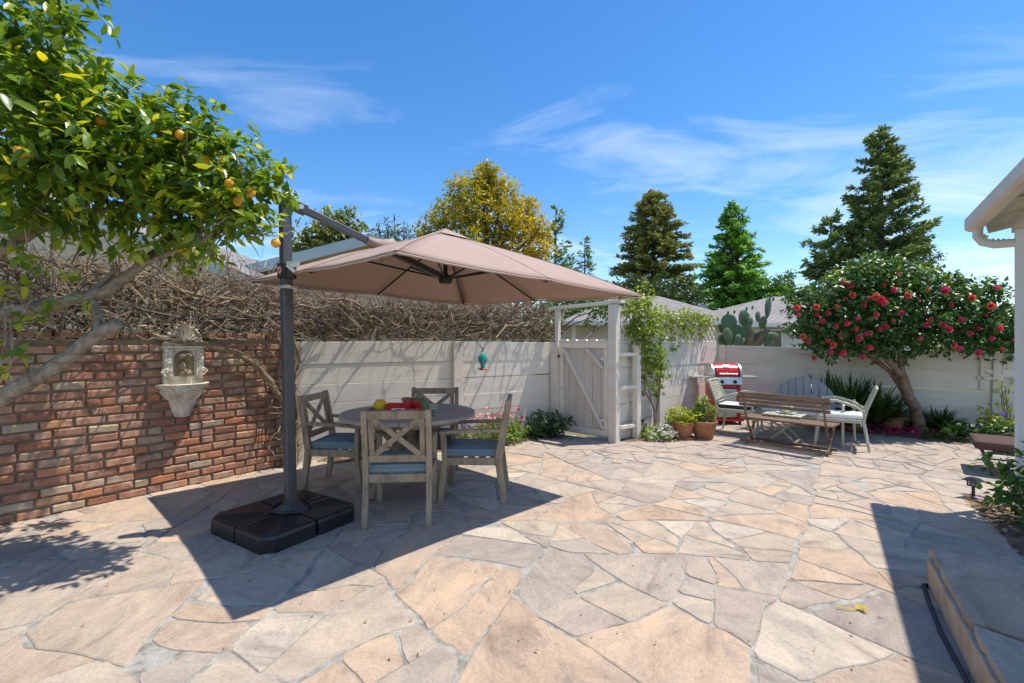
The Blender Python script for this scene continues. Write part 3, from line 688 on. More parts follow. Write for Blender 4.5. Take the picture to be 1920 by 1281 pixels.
slab([(2.35, 0), (3.02, 0), (3.02, 1.2), (2.3, 1.2)])
m = MB(); cp = [S0 + E1 * t - E2 * (.04 + .02 * math.sin(t * 3)) + V(0, 0, .008) for t in [.05, .3, .6, 1.0, 1.5, 2.2, 3.0]]
cp = [S0 + E1 * .02 + E2 * .05 - E2 * .06] + cp
tag(m.tube(cp, .011, 8).build('cable', 'black_rubber', None, True), 'black cable lying along the foot of the stone step', 'cable')

# ------------------------------------------------------------------ porch roof at the right edge
PC = V(4.28, 4.34, 2.50); erz = math.atan2(E1.y, E1.x)
porch = thing('porch_roof', 'cream porch roof corner with gutter downspout and thin post', 'porch roof', V(4.43, 4.0, 0))
ob = V(4.43, 4.0, 0)
up1 = E1 + V(0, 0, .07)
def pp(s, t, z=0): return PC + up1 * s + E2 * t + V(0, 0, z)
m = MB()
prof = [(0, .0), (0, .10), (.02, .115), (.12, .115), (.12, .0), (.09, -.02), (.03, -.02)]
pts0 = [pp(0, a, b) for a, b in prof]; pts1 = [pp(5.5, a, b) for a, b in prof]; n = len(prof)
m.add(pts0 + pts1, [tuple(range(n)), tuple(range(2 * n - 1, n - 1, -1))] + [(i, n + i, n + (i + 1) % n, (i + 1) % n) for i in range(n)]); m.build('gutter', 'porch_paint', porch, off=ob, bevel=.003)
m = MB(); m.add([pp(-.02, .10, .125), pp(5.5, .10, .125), pp(5.5, 4.0, 1.0), pp(-.02, 4.0, 1.0), pp(-.02, .10, .165), pp(5.5, .10, .165), pp(5.5, 4.0, 1.04), pp(-.02, 4.0, 1.04)], [(0, 1, 2, 3), (7, 6, 5, 4), (0, 4, 5, 1), (1, 5, 6, 2), (2, 6, 7, 3), (3, 7, 4, 0)]); m.build('roof_deck', 'porch_paint', porch, off=ob)
m = MB(); m.bar(pp(0.02, .14, .03), pp(.02, 4.0, .90), .03, .17); m.build('barge_board', 'porch_paint', porch, off=ob, bevel=.003)
for s in (.35, 1.0, 1.65, 2.3, 2.95): m = MB(); m.bar(pp(s, .14, .075), pp(s, 3.9, .91), .045, .09); m.build('rafter', 'porch_paint', porch, off=ob)
m = MB(); m.bar(pp(.1, .32, -.03), pp(5.4, .32, -.03), .07, .12); m.build('beam', 'porch_paint', porch, off=ob)
pb = V(4.43, 4.0, 0); m = MB(); m.box((pb.x, pb.y, 1.23), (.055, .055, 2.50), Matrix.Rotation(erz, 3, 'Z')); m.build('post', 'white_trim', porch, off=ob, bevel=.004)
m = MB(); m.box((pb.x + .35, pb.y - .23, 1.2), (.05, .05, 2.5), Matrix.Rotation(erz, 3, 'Z')); m.build('post', 'white_trim', porch, off=ob, bevel=.004)
for z in (.5, .9, 1.3, 1.7, 2.1): m = MB(); m.bar(pb + V(0, 0, z), pb + V(.35, -.23, z), .02, .03); m.build('trellis_rung', 'white_trim', porch, off=ob)
dsp = [pp(.10, .07, -.01), pp(.10, .07, -.09), pp(.115, .10, -.15), pp(.14, .17, -.185), pp(.18, .30, -.195), pp(.24, .52, -.20), pp(.3, .8, -.2)]
m = MB(); m.tube(dsp, .038, 12); o = m.build('downspout', 'porch_paint', porch, True, off=ob)
m = MB()
for i, t in enumerate([.05, .2, .35, .5, .65, .8, .95]):
    a = dsp[1].lerp(dsp[3], t) if t < .5 else dsp[2].lerp(dsp[4], t - .3); m.tube([a, a + (dsp[3] - dsp[1]).normalized() * .008], .041, 12)
m.build('elbow_rib', 'porch_paint', porch, True, off=ob)

# ------------------------------------------------------------------ neighbouring houses
def uvbox(o):
    me = o.data; uv = me.uv_layers.new(name='UVMap')
    for p in me.polygons:
        n = p.normal; hz = Vector((n.x, n.y, 0)); ax = Vector((-hz.y, hz.x, 0)).normalized() if hz.length > 1e-3 else Vector((1, 0, 0)); ay = n.cross(ax)
        for li in p.loop_indices:
            c = me.vertices[me.loops[li].vertex_index].co; uv.data[li].uv = (c.dot(ax), c.dot(ay))
    return o
# left house: beige gable end with louvred vent
hA = thing('neighbour_house', 'beige gable house with louvred vent behind the vine at left', 'house', (-8.2, 9.0, 0))
ax0, ax1, apx, apz, ez = -15.5, -5.3, -10.4, 4.72, 2.74
m = MB(); m.add([(ax0, 9.06, -.1), (ax1 - .3, 9.06, -.1), (ax1 - .3, 9.06, ez), (apx, 9.06, apz - .06), (ax0, 9.06, ez), (ax0, 17, -.1), (ax1 - .3, 17, -.1), (ax1 - .3, 17, ez), (apx, 17, apz - .06), (ax0, 17, ez)], [(0, 1, 2, 3, 4), (9, 8, 7, 6, 5), (1, 6, 7, 2), (0, 4, 9, 5)])
m.build('wall', 'house_beige', hA, off=hA.location)
for xe in (ax1, ax0):
    m = MB(); s = 1 if xe == ax1 else -1
    m.add([(apx, 8.98, apz), (xe + s * .25, 8.98, ez - .12), (xe + s * .25, 17.3, ez - .12), (apx, 17.3, apz), (apx, 8.98, apz + .09), (xe + s * .25, 8.98, ez - .03), (xe + s * .25, 17.3, ez - .03), (apx, 17.3, apz + .09)], [(0, 1, 2, 3), (4, 7, 6, 5), (0, 4, 5, 1), (3, 2, 6, 7), (1, 5, 6, 2), (0, 3, 7, 4)])
    uvbox(m.build('roof', 'shingle_grey', hA, off=hA.location))
    m = MB(); m.bar((apx, 8.96, apz - .05), (xe + s * .26, 8.96, ez - .17), .03, .17); m.build('rake_board', 'pale_green_trim', hA, off=hA.location)
vc = P(118, 434, 9.03)
m = MB(); m.box(vc + V(0, .0, 0), (.44, .03, .30)); vent = m.build('vent', 'vent_dark', hA, off=hA.location)
for i in range(5): m = MB(); m.box((vc.x, vc.y - .025, vc.z - .115 + i * .058), (.42, .03, .022), Matrix.Rotation(.5, 3, 'X')); m.build('louvre', 'house_beige', vent, off=hA.location)
# middle house: low gable with pale green fascia, its ridge end above the umbrella
hB = thing('neighbour_house', 'house with pale green rake boards and yellow soffit behind the umbrella', 'house', (-3.4, 11.0, 0))
bx0, bz0, bxa, bza, bx1 = -7.2, 2.98, -3.42, 3.93, .6
m = MB(); m.add([(-6.6, 11.5, -.1), (0, 11.5, -.1), (0, 11.5, 2.9), (bxa, 11.5, 3.75), (-6.6, 11.5, 3.0), (-6.6, 18, -.1), (0, 18, -.1), (0, 18, 2.9), (bxa, 18, 3.75), (-6.6, 18, 3.0)], [(0, 1, 2, 3, 4), (9, 8, 7, 6, 5), (1, 6, 7, 2), (0, 4, 9, 5)]); m.build('wall', 'house_beige', hB, off=hB.location)
for xe, ze in ((bx0, bz0), (bx1, bz0)):
    m = MB(); m.add([(bxa, 10.9, bza), (xe, 10.9, ze), (xe, 18.3, ze), (bxa, 18.3, bza), (bxa, 10.9, bza + .07), (xe, 10.9, ze + .07), (xe, 18.3, ze + .07), (bxa, 18.3, bza + .07)], [(0, 1, 2, 3), (4, 7, 6, 5), (0, 4, 5, 1), (3, 2, 6, 7), (1, 5, 6, 2), (0, 3, 7, 4)]); uvbox(m.build('roof', 'shingle_grey', hB, off=hB.location))
    m = MB(); m.bar((bxa, 10.88, bza - .07), (xe, 10.88, ze - .07), .03, .25); m.build('rake_board', 'pale_green_trim', hB, off=hB.location)
    m = MB(); m.add([(bxa, 10.92, bza - .18), (xe, 10.92, ze - .18), (xe, 11.5, ze - .16), (bxa, 11.5, bza - .16)], [(0, 1, 2, 3)]); m.build('soffit', 'house_yellow', hB, off=hB.location)
for x in (-5.6, -4.4): m = MB(); m.box((x, 11.47, 1.75), (.8, .05, 1.0)); w = m.build('window', 'white_trim', hB, off=hB.location); m = MB(); m.box((x, 11.44, 1.75), (.68, .03, .88)); m.build('pane', 'dark_window', w, off=hB.location)
# small house behind the gate
def hip_house(name, label, x0, x1, y0, y1, ez, rz_, wallmat, ov=.4, ridge=None):
    h = thing(name, label, 'house', ((x0 + x1) / 2, y0, 0)); off = h.location
    m = MB(); m.box(((x0 + x1) / 2, (y0 + y1) / 2, ez / 2 - .05), (x1 - x0, y1 - y0, ez + .1)); m.build('wall', wallmat, h, off=off)
    a, b, c, d = (x0 - ov, y0 - ov, ez), (x1 + ov, y0 - ov, ez), (x1 + ov, y1 + ov, ez), (x0 - ov, y1 + ov, ez); ym = (y0 + y1) / 2
    e, f = ((ridge[0], ym, rz_), (ridge[1], ym, rz_))
    m = MB(); m.add([a, b, c, d, e, f], [(0, 1, 5, 4), (1, 2, 5), (2, 3, 4, 5), (3, 0, 4), (3, 2, 1, 0)]); uvbox(m.build('roof', 'shingle_grey', h, off=off))
    m = MB(); m.box(((x0 + x1) / 2, y0 - ov - .02, ez - .06), (x1 - x0 + 2 * ov + .04, .04, .16)); m.build('fascia', 'white_trim', h, off=off)
    m = MB(); m.box((x0 - ov - .02, (y0 + y1) / 2, ez - .06), (.04, y1 - y0 + 2 * ov, .16)); m.build('fascia', 'white_trim', h, off=off)
    return h
hC = hip_house('neighbour_house', 'beige sided house with grey shingle roof seen through the gate arbor', 2.35, 9.0, 18, 24.5, 2.22, 3.55, 'siding_beige', .35, (4.6, 6.8))
m = MB(); m.box((2.42, 17.97, 1.1), (.14, .06, 2.2)); m.build('corner_board', 'white_trim', hC, off=hC.location)
m = MB(); m.bar((2.9, 17.98, 1.6), (3.4, 17.70, 2.12), .06, .06); m.build('eave_bracket', 'white_trim', hC, off=hC.location)
hD = hip_house('neighbour_house', 'pale house with grey shingle hip roof behind the prickly pear', 8.2, 17.5, 20.5, 27.5, 2.22, 3.80, 'house_white', .5, (13.6, 14.6))
m = MB(); m.box((11.6, 20.46, 1.55), (.9, .06, .9)); w = m.build('window', 'white_trim', hD, off=hD.location); m = MB(); m.box((11.6, 20.42, 1.55), (.76, .04, .76)); m.build('pane', 'dark_window', w, off=hD.location)
hE = hip_house('neighbour_house', 'distant cream house gable peeking out left of the camellia crown', 19.5, 27, 31, 39, 3.3, 5.6, 'house_white', .5, (22.5, 24))
# satellite dish
dp = P(1314, 586, 20.0); dish = thing('satellite_dish', 'grey satellite dish at the edge of the shingle roof', 'satellite dish', (dp.x, dp.y, dp.z - .45))
Md = Matrix.Rotation(-1.15, 3, 'X') @ Matrix.Rotation(.35, 3, 'Y'); mb = MB(); mb.lathe([(.001, 0), (.16, .012), (.27, .04), (.345, .075), (.35, .07), (.27, .03), (.16, .0), (.001, -.012)], 24)
mb.v = [tuple(Md @ Vector(v) + V(0, 0, .45)) for v in mb.v]; mb.build('reflector', 'dish_grey', dish, True)
mb = MB(); mb.tube([(0, .05, -.1), (0, .05, .25), (0, 0, .42)], .025, 8); mb.build('mast', 'dish_grey', dish)
mb = MB(); mb.tube([(0, 0, .40), (.05, -.38, .36)], .012, 6); mb.box((.05, -.40, .37), (.06, .08, .06)); mb.build('feed_arm', 'dish_grey', dish)

# ------------------------------------------------------------------ bare vine along the wall and fence tops
def polyline_at(pts, t):
    Ls = [(pts[i + 1] - pts[i]).length for i in range(len(pts) - 1)]; d = t * sum(Ls)
    for i, L in enumerate(Ls):
        if d <= L or i == len(Ls) - 1: return pts[i].lerp(pts[i + 1], min(1, d / L)), (pts[i + 1] - pts[i]).normalized()
        d -= L
vine_path = [W0 + WD * .2 - WN * .02, WB - WN * .04, F1A - FN * .05, F1B - FN * .05]
vine = thing('bare_vine', 'leafless tangled grey brown vine spreading over the wall and fence tops', 'vine', WB + WN * .12 + V(0, 0, 0))
def grow(p, d, L, seg, wander, grav=0.0):
    pts = [p.copy()]; d = d.normalized()
    for i in range(seg):
        d = (d + Vector((rnd.gauss(0, wander), rnd.gauss(0, wander), rnd.gauss(0, wander) + grav))).normalized(); p = p + d * (L / seg); pts.append(p.copy())
    return pts
tw = MB(); NT = 6600
for i in range(NT):
    t = rnd.random(); c, d = polyline_at(vine_path, t); nrm = V(d.y, -d.x, 0)
    brickpart = t < .47
    top = 2.12 + .14 * noise.noise(Vector((t * 14, 0, 0))) if brickpart else 1.98 + .12 * noise.noise(Vector((t * 17, 3, 0)))
    u = rnd.random() ** .85; z = 1.50 + (top - 1.50) * u
    front = .15 if brickpart else .035           # share that hangs out over the patio side
    isf = rnd.random() < front
    if isf: o = U(.08, .30) if brickpart else U(.02, .12)
    else: o = -abs(rnd.gauss(0, .17)) + (.07 if brickpart else 0)
    p = c + nrm * o + V(0, 0, z)
    if rnd.random() < .35:      # short upright clipped shoots
        dd = Vector((rnd.gauss(0, .45), rnd.gauss(0, .45), 1)); L = U(.12, .30); rr = U(.0022, .004); pts = grow(p, dd, L, 4, .22)
    else:                       # tangled runners
        dd = d * rnd.choice((-1, 1)) * U(.2, 1) + nrm * rnd.gauss(-.05, .3) + V(0, 0, rnd.gauss(0, .6)); L = U(.25, .65); rr = .0022 + .009 * rnd.random() ** 2.2; pts = grow(p, dd, L, 6, .42, -.02)
    pts = [q if q.z > 1.46 else V(q.x, q.y, 1.46 + U(0, .03)) for q in pts]
    if not isf:
        lim = .035 if brickpart else -.015; o0 = WA if brickpart else F1A; nn_ = WN if brickpart else FN
        pts = [q - nn_ * max(0, (q - o0).dot(nn_) - lim + U(0, .02)) for q in pts]
    tw.tube(pts, [rr * (1 - .6 * k / (len(pts) - 1)) for k in range(len(pts))], 4 if rr < .005 else 5, False)
tag(tw.build('twig_tangle', 'vine_twig', vine, True, off=vine.location), kind='stuff')
st = MB()
for i in range(95):
    t = rnd.random(); c, d = polyline_at(vine_path, t); p = c + V(d.y, -d.x, 0) * U(-.20, .02) + V(0, 0, U(1.52, 1.95))
    pts = grow(p, d * rnd.choice((-1, 1)) + V(0, 0, U(-.2, .35)), U(.5, 1.2), 8, .28, 0); pts = [q if q.z > 1.5 else V(q.x, q.y, 1.5) for q in pts]
    r0 = U(.009, .026); st.tube(pts, [r0 * (1 - .55 * k / 8) for k in range(9)], 6)
tag(st.build('old_stems', 'vine_trunk', vine, True, off=vine.location), kind='stuff')
# twisted trunks rising in the corner between brick wall and fence
def wallpt(s, z, out=.06): return WB - WD * s + WN * out + V(0, 0, z)
trunks = [[wallpt(.02, 0, .10), wallpt(.03, .35), wallpt(-.03, .6, .05), wallpt(.10, .8), wallpt(.20, 1.0, .08), wallpt(.34, 1.18), wallpt(.55, 1.33, .07), wallpt(.85, 1.42, .08), wallpt(1.3, 1.5, .1)],
          [wallpt(-.03, 0, .14), wallpt(-.06, .3, .08), wallpt(.02, .62, .10), wallpt(-.02, .95, .08), wallpt(.06, 1.2, .1), wallpt(0, 1.5, .06), wallpt(-.1, 1.75, .02)],
          [wallpt(.0, .0, .06), wallpt(.08, .5, .05), wallpt(.02, .8, .12), wallpt(.12, 1.05, .05), wallpt(.05, 1.35, .1), wallpt(.2, 1.6, .05)],
          [wallpt(-.08, .0, .10), wallpt(-.12, .5, .05), wallpt(-.06, .9, .10), wallpt(-.14, 1.2, .06), wallpt(-.05, 1.55, .05)]]
for k, tpts in enumerate(trunks):
    fine = []
    for i in range(len(tpts) - 1):
        for u in (0, .33, .66): q = tpts[i].lerp(tpts[i + 1], u); w = noise.noise_vector(q * 6 + V(k, 0, 0)) * .03; fine.append(q + V(w.x, w.y, w.z * .3 if i else 0))
    fine.append(tpts[-1]); n = len(fine); r0 = (.046, .040, .034, .028)[k]
    m = MB(); m.tube(fine, [r0 * (1 - .45 * i / n) * (1 + .18 * noise.noise(fine[i] * 20)) for i in range(n)], 8); m.build('trunk', 'vine_trunk', vine, True, off=vine.location)
m = MB()
for i in range(60):
    p = wallpt(U(-.14, .22), U(.25, 1.5), U(.02, .13)); pts = grow(p, Vector((rnd.gauss(0, .6), rnd.gauss(0, .6), rnd.gauss(.1, .7))), U(.15, .4), 5, .4); m.tube(pts, [.0065, .006, .005, .004, .003, .002], 4, False)
m.build('side_twig', 'vine_twig', vine, True, off=vine.location)
# black cable slung along the vine
cpts = [P(40, 577, 3.85) + WN * .22, P(150, 577, 4.1) + WN * .25, P(250, 583, 4.35) + WN * .25, P(330, 598, 4.55) + WN * .22, P(420, 602, 4.9) + WN * .2, P(480, 594, 5.1) + WN * .2, P(540, 588, 5.3) + WN * .15, P(590, 600, 5.5) + FN * .15, P(606, 640, 5.55) + FN * .1]
m = MB(); m.tube(cpts, .010, 6); tag(m.build('cable', 'black_rubber', None, True), 'black cable slung through the bare vine above the brick wall', 'cable')

# ------------------------------------------------------------------ citrus tree (left, near)
cit = thing('citrus_tree', 'citrus tree with glossy leaves and orange fruit at the left edge', 'tree', (-3.72, 2.9, 0))
def limb(pts, r0, r1, n=9):
    fine = []
    for i in range(len(pts) - 1):
        for u in (0, .25, .5, .75): q = pts[i].lerp(pts[i + 1], u); fine.append(q + noise.noise_vector(q * 5) * .018)
    fine.append(pts[-1]); k = len(fine); m = MB(); m.tube(fine, [(r0 + (r1 - r0) * i / (k - 1)) * (1 + .14 * noise.noise(fine[i] * 11)) for i in range(k)], n); return m
off = cit.location
limb([V(-3.72, 2.9, -.05), V(-3.70, 2.92, .5), V(-3.66, 2.95, .95)], .10, .075, 12).build('trunk', 'bark_citrus', cit, True, off=off)
limbs = [([V(-3.66, 2.95, .93), P(0, 752, 3.0), P(100, 690, 3.1), P(180, 628, 3.2), P(222, 604, 3.24)], .058, .042),
         ([P(186, 622, 3.2), P(178, 575, 3.25), P(172, 548, 3.3), P(220, 500, 3.35)], .03, .02),
         ([V(-3.66, 2.95, .93), V(-3.62, 3.0, 1.4), P(0, 592, 3.1), P(105, 572, 3.2), P(200, 545, 3.3), P(262, 497, 3.4), P(320, 455, 3.5)], .06, .028),
         ([P(262, 497, 3.4), P(330, 470, 3.3), P(420, 430, 3.2), P(470, 380, 3.2)], .024, .009),
         ([V(-3.62, 3.0, 1.4), P(-40, 500, 3.0), P(40, 450, 3.0), P(130, 400, 3.1), P(230, 330, 3.2)], .05, .018),
         ([P(40, 450, 3.0), P(90, 350, 2.9), P(110, 220, 2.9), P(100, 90, 2.8)], .03, .01),
         ([P(130, 400, 3.1), P(260, 390, 3.2), P(380, 350, 3.2), P(480, 345, 3.2)], .022, .007),
         ([P(-40, 500, 3.0), P(-60, 350, 3.1), P(-40, 150, 3.1), P(-20, -50, 3.0)], .045, .015),
         ([P(420, 430, 3.2), P(455, 440, 3.15), P(490, 438, 3.12), P(518, 436, 3.1)], .006, .003),
         ([P(320, 455, 3.5), P(380, 420, 3.6), P(430, 360, 3.6)], .018, .007)]
for pts, a, b in limbs: limb(pts, a, b).build('limb', 'bark_citrus', cit, True, off=off)
cl = []
def C(px, py, Y, r, n, f=(1, 1, 1)): q = P(px, py, Y); cl.append((q.x, q.y, q.z, r * f[0], r * f[1], r * f[2], n))
for a in [(60, 60, 2.8, .28, 34), (20, 130, 2.9, .34, 40), (110, 150, 2.9, .26, 32), (60, 240, 2.8, .36, 50), (170, 235, 3.0, .32, 44), (20, 330, 2.7, .32, 40), (130, 320, 2.9, .36, 52), (240, 270, 3.1, .34, 48), (330, 250, 3.1, .30, 42), (250, 350, 3.1, .36, 54),
          (340, 340, 3.2, .34, 48), (420, 320, 3.2, .27, 36), (470, 345, 3.2, .20, 24), (500, 365, 3.2, .12, 10), (400, 395, 3.2, .27, 34), (310, 410, 3.3, .28, 34), (200, 405, 3.2, .26, 26), (110, 390, 3.0, .22, 12), (40, 400, 2.9, .2, 8), (455, 400, 3.1, .14, 12), (340, 455, 3.4, .16, 10),
          (200, 300, 3.6, .42, 50), (330, 330, 3.7, .36, 40), (60, 180, 3.4, .45, 45), (-80, 200, 3.0, .55, 70), (-120, 0, 3.0, .6, 60), (60, -60, 2.9, .38, 30), (-60, 360, 2.8, .3, 20), (270, 225, 3.2, .18, 14), (385, 262, 3.1, .17, 14), (140, 60, 2.8, .13, 8)]: C(*a[:4], a[4] * 1.5)
Pn, D, N, F = twig_leaves(cl, 7, .15, .25, .22, .45); n = len(Pn)
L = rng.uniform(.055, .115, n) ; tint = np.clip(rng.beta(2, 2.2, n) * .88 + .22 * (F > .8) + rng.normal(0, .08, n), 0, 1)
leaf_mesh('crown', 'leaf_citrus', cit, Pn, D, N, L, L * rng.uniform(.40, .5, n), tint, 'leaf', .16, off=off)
m = MB()
for k in range(70):
    pts, a, b = limbs[rnd.choice((2, 3, 4, 6, 2, 3))]; i = rnd.randrange(len(pts) - 1); p = pts[i].lerp(pts[i + 1], rnd.random()); m.tube(grow(p, Vector((rnd.gauss(.2, .6), rnd.gauss(0, .6), rnd.gauss(.25, .5))), U(.2, .55), 6, .28), [.007, .006, .005, .0045, .004, .003, .002], 5, False)
tag(m.build('twigs', 'bark_citrus', cit, True, off=off), kind='stuff')
# thin outlying sprigs: lower left water shoots and the long twig by the umbrella pole
sp = []
for a in [(8, 560, 2.9, .10, 4), (20, 600, 2.9, .12, 5), (10, 650, 2.9, .08, 3), (15, 700, 2.85, .06, 2), (60, 560, 2.95, .12, 4), (100, 530, 3.0, .12, 3)]: q = P(*a[:3]); sp.append((q.x, q.y, q.z, a[3], a[3], a[3], a[4]))
for px, py in ((440, 436), (470, 434), (490, 425), (505, 432), (516, 425)): q = P(px, py, 3.12); sp.append((q.x, q.y, q.z, .03, .03, .03, 1))
Pn, D, N, F = twig_leaves(sp, 6, .12, .2, .1, .5); n = len(Pn); L = rng.uniform(.06, .11, n)
leaf_mesh('sprig_leaves', 'leaf_citrus', cit, Pn, D, N, L, L * .42, rng.uniform(.35, .95, n), 'leaf', .14, off=off)
m = MB()
for a in ((0, 700, 10, 560), (15, 720, 20, 600), (0, 640, 60, 560)): m.tube([P(a[0], a[1], 2.92), P((a[0] + a[2]) / 2 + 6, (a[1] + a[3]) / 2, 2.92), P(a[2], a[3], 2.92)], .006, 5)
m.build('water_shoot', 'bark_citrus', cit, True, off=off)
for px, py, Y in ((337, 253, 2.95), (38, 284, 2.55), (430, 345, 3.0), (470, 362, 3.05), (446, 378, 3.02), (418, 300, 3.05), (342, 468, 3.3), (517, 456, 3.1), (190, 228, 2.9), (384, 300, 3.0)):
    m = MB(); m.sphere(P(px, py, Y), .030, 12, 9, (1, 1, 1.06)); m.build('fruit', 'orange_fruit', cit, True, off=off)

# ------------------------------------------------------------------ generic trees
def broad_tree(name, label, base, clumps, leafm, leaf, per, trunk_r, bark='bark_dark', style='quad', droop=.1, tintf=None, group=None, limbs_=None, asp=.5):
    t = thing(name, label, 'tree', base, group=group); base = V(*base)
    zt = np.mean([c[2] for c in clumps]); m = MB(); m.tube([base, base + V(.1, 0, (zt - base.z) * .5), V(base.x, base.y, zt)], [trunk_r, trunk_r * .75, trunk_r * .35], 8); m.build('trunk', bark, t, True, off=base)
    m = MB()
    for c in clumps:
        s = V(base.x, base.y, base.z + (c[2] - base.z) * U(.35, .6)); e = V(c[0], c[1], c[2]); mid = s.lerp(e, .5) + V(0, 0, .1 * (e - s).length); m.tube([s, mid, e], [trunk_r * .35, trunk_r * .22, trunk_r * .08], 5)
        for k in range(4): q = e + Vector(rdir(1)[0]) * c[3] * .85; m.tube([e.lerp(s, .25), e.lerp(q, .5) + V(0, 0, .05), q], [trunk_r * .1, trunk_r * .07, trunk_r * .03], 4, False)
    tag(m.build('branches', bark, t, True, off=base), kind='stuff')
    Pn, D, N, F = twig_leaves(clumps, per, leaf * 1.8, .3, droop, .55); n = len(Pn); L = rng.uniform(.7, 1.25, n) * leaf
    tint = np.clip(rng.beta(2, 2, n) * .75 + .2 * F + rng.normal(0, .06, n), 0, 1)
    if tintf is not None: tint = np.clip(tintf(Pn, tint), 0, 1)
    leaf_mesh('crown', leafm, t, Pn, D, N, L, L * asp, tint, style, .1, off=base); return t
def pxc(lst, Y, k=1.0, dy=.0):
    out = []
    for px, py, r, n in lst: q = P(px, py, Y + rnd.uniform(-1, 1) * dy); rr = r * Y / FPX; out.append((q.x, q.y, q.z, rr, rr, rr * .85, n * k))
    return out
def conifer(name, label, x, y, ztop, zbase, prof, leafm, spray, nwh, per, droop=-.15, up=.0, trunk_r=.25, lean=0.0, extra_tops=(), dens=1.0, ragged=.25):
    """whorled branches with sprays; prof(h) = branch length at relative height h (0 base .. 1 top)"""
    t = thing(name, label, 'tree', (x, y, -.05)); base = V(x, y, -.05); m = MB(); tops = [(0, 0, ztop)] + list(extra_tops)
    for dx_, dy_, zt in tops: m.tube([base, V(x + dx_ * .6, y + dy_ * .6, zbase + (zt - zbase) * .5), V(x + dx_ + lean, y + dy_, zt)], [trunk_r, trunk_r * .55, .02], 8)
    m.build('trunk', 'bark_dark', t, True, off=base)
    br = MB(); Ps, Ds, Ns, Ts = [], [], [], []
    for (dx_, dy_, zt), share in zip(tops, [1.0] + [.45] * len(extra_tops)):
        for k in range(int(nwh * share)):
            h = (k + rnd.random()) / (nwh * share); z = zbase + (zt - zbase) * h; Lb = prof(h) * U(1 - ragged, 1 + ragged * .6)
            if Lb < .08: Lb = .08
            ax_ = V(x + dx_ * (.6 + .4 * h) + lean * h, y + dy_ * (.6 + .4 * h), z); a = U(0, 2 * PI); d = V(math.cos(a), math.sin(a), up + U(-.28, .34)).normalized()
            pts = []; q = ax_.copy(); dd = d.copy()
            for s in range(5): pts.append(q.copy()); q = q + dd * Lb / 4; dd = (dd + V(rnd.gauss(0, .1), rnd.gauss(0, .1), droop * .35)).normalized()
            br.tube(pts, [max(.008, .022 * Lb ** .7 * (1 - .8 * s / 4)) for s in range(5)], 4, False)
            nn = max(6, int(per * Lb * dens * 1.7))
            for s in range(nn):
                u = U(.15, 1.02) ** .8 * 4; i = min(3, int(u)); p = pts[i].lerp(pts[i + 1], min(1, u - i)); bd = (pts[i + 1] - pts[i]).normalized(); sidev = bd.cross(V(0, 0, 1)).normalized() * rnd.choice((-1, 1))
                Ps.append(p + Vector(rdir(1)[0]) * spray * .35); Ds.append((bd * U(.2, 1) + sidev * U(.1, 1) + V(0, 0, U(-.5, .6))).normalized()); Ns.append(V(rnd.gauss(0, .3), rnd.gauss(0, .3), 1)); Ts.append(min(1, max(0, rnd.gauss(.42, .2) + .18 * (u / 4 - .5))))
    tag(br.build('branches', 'bark_dark', t, True, off=base), kind='stuff')
    n = len(Ps); L = rng.uniform(.7, 1.3, n) * spray
    leaf_mesh('crown', leafm, t, np.array([tuple(p) for p in Ps]), np.array([tuple(p) for p in Ds]), np.array([tuple(p) for p in Ns]) + rng.normal(size=(len(Ns), 3)) * .5, L, L * rng.uniform(.30, .5, n), np.array(Ts), 'quad', .1, off=base); return t

# yellow flowering tree in the centre
ylist = [(905, 350, 34, 60), (870, 365, 30, 45), (940, 362, 32, 50), (840, 400, 32, 50), (890, 400, 38, 60), (945, 405, 38, 62), (985, 400, 30, 46), (815, 432, 28, 40), (865, 440, 38, 58), (925, 445, 40, 60), (980, 445, 36, 56), (1012, 430, 22, 30), (800, 455, 20, 24), (1005, 475, 28, 40), (915, 328, 18, 22), (950, 480, 40, 50), (880, 480, 40, 50), (1015, 510, 20, 26), (830, 470, 26, 30)]
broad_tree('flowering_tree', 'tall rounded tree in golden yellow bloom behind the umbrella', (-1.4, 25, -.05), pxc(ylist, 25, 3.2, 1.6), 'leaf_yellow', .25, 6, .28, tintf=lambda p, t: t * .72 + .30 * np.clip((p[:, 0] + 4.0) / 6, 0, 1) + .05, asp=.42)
broad_tree('broadleaf_tree', 'olive green tree behind the pale green roof left of the umbrella', (-8.9, 22, -.05), pxc([(575, 448, 24, 26), (610, 430, 26, 32), (645, 428, 26, 32), (655, 455, 28, 30), (620, 462, 30, 36), (590, 470, 24, 28), (560, 472, 18, 18), (625, 412, 12, 10), (655, 410, 11, 9), (690, 468, 16, 14)], 22, 1.6, .8), 'leaf_olive', .30, 6, .22)
broad_tree('dark_tree', 'small dark spiky treetop between the green roof and yellow tree', (-7.9, 30, -.05), pxc([(735, 447, 18, 16), (715, 457, 14, 10), (755, 455, 14, 10), (738, 468, 20, 14)], 30, 2.0, .5), 'leaf_dark', .55, 6, .2, asp=.16)
conifer('conifer_tree', 'dark conifer standing right behind the yellow flowering tree', 2.95, 31, 10.2, 1.5, lambda h: 1.5 * (1 - h) ** .7 + .25, 'needle_pine', .42, 60, 10, .1, .35, .18)
conifer('conifer_tree', 'shorter slim conifer with pointed tip left of the redwood', 6.35, 40, 10.3, 1.0, lambda h: 2.0 * (1 - h) ** .8 + .15, 'needle_pine', .45, 75, 9, .05, .3, .18)
conifer('conifer_tree', 'small pointed conifer immediately left of the slim conifer', 5.0, 39, 8.6, 1.0, lambda h: 1.9 * (1 - h) ** .8 + .15, 'needle_pine', .45, 60, 9, .05, .3, .18)
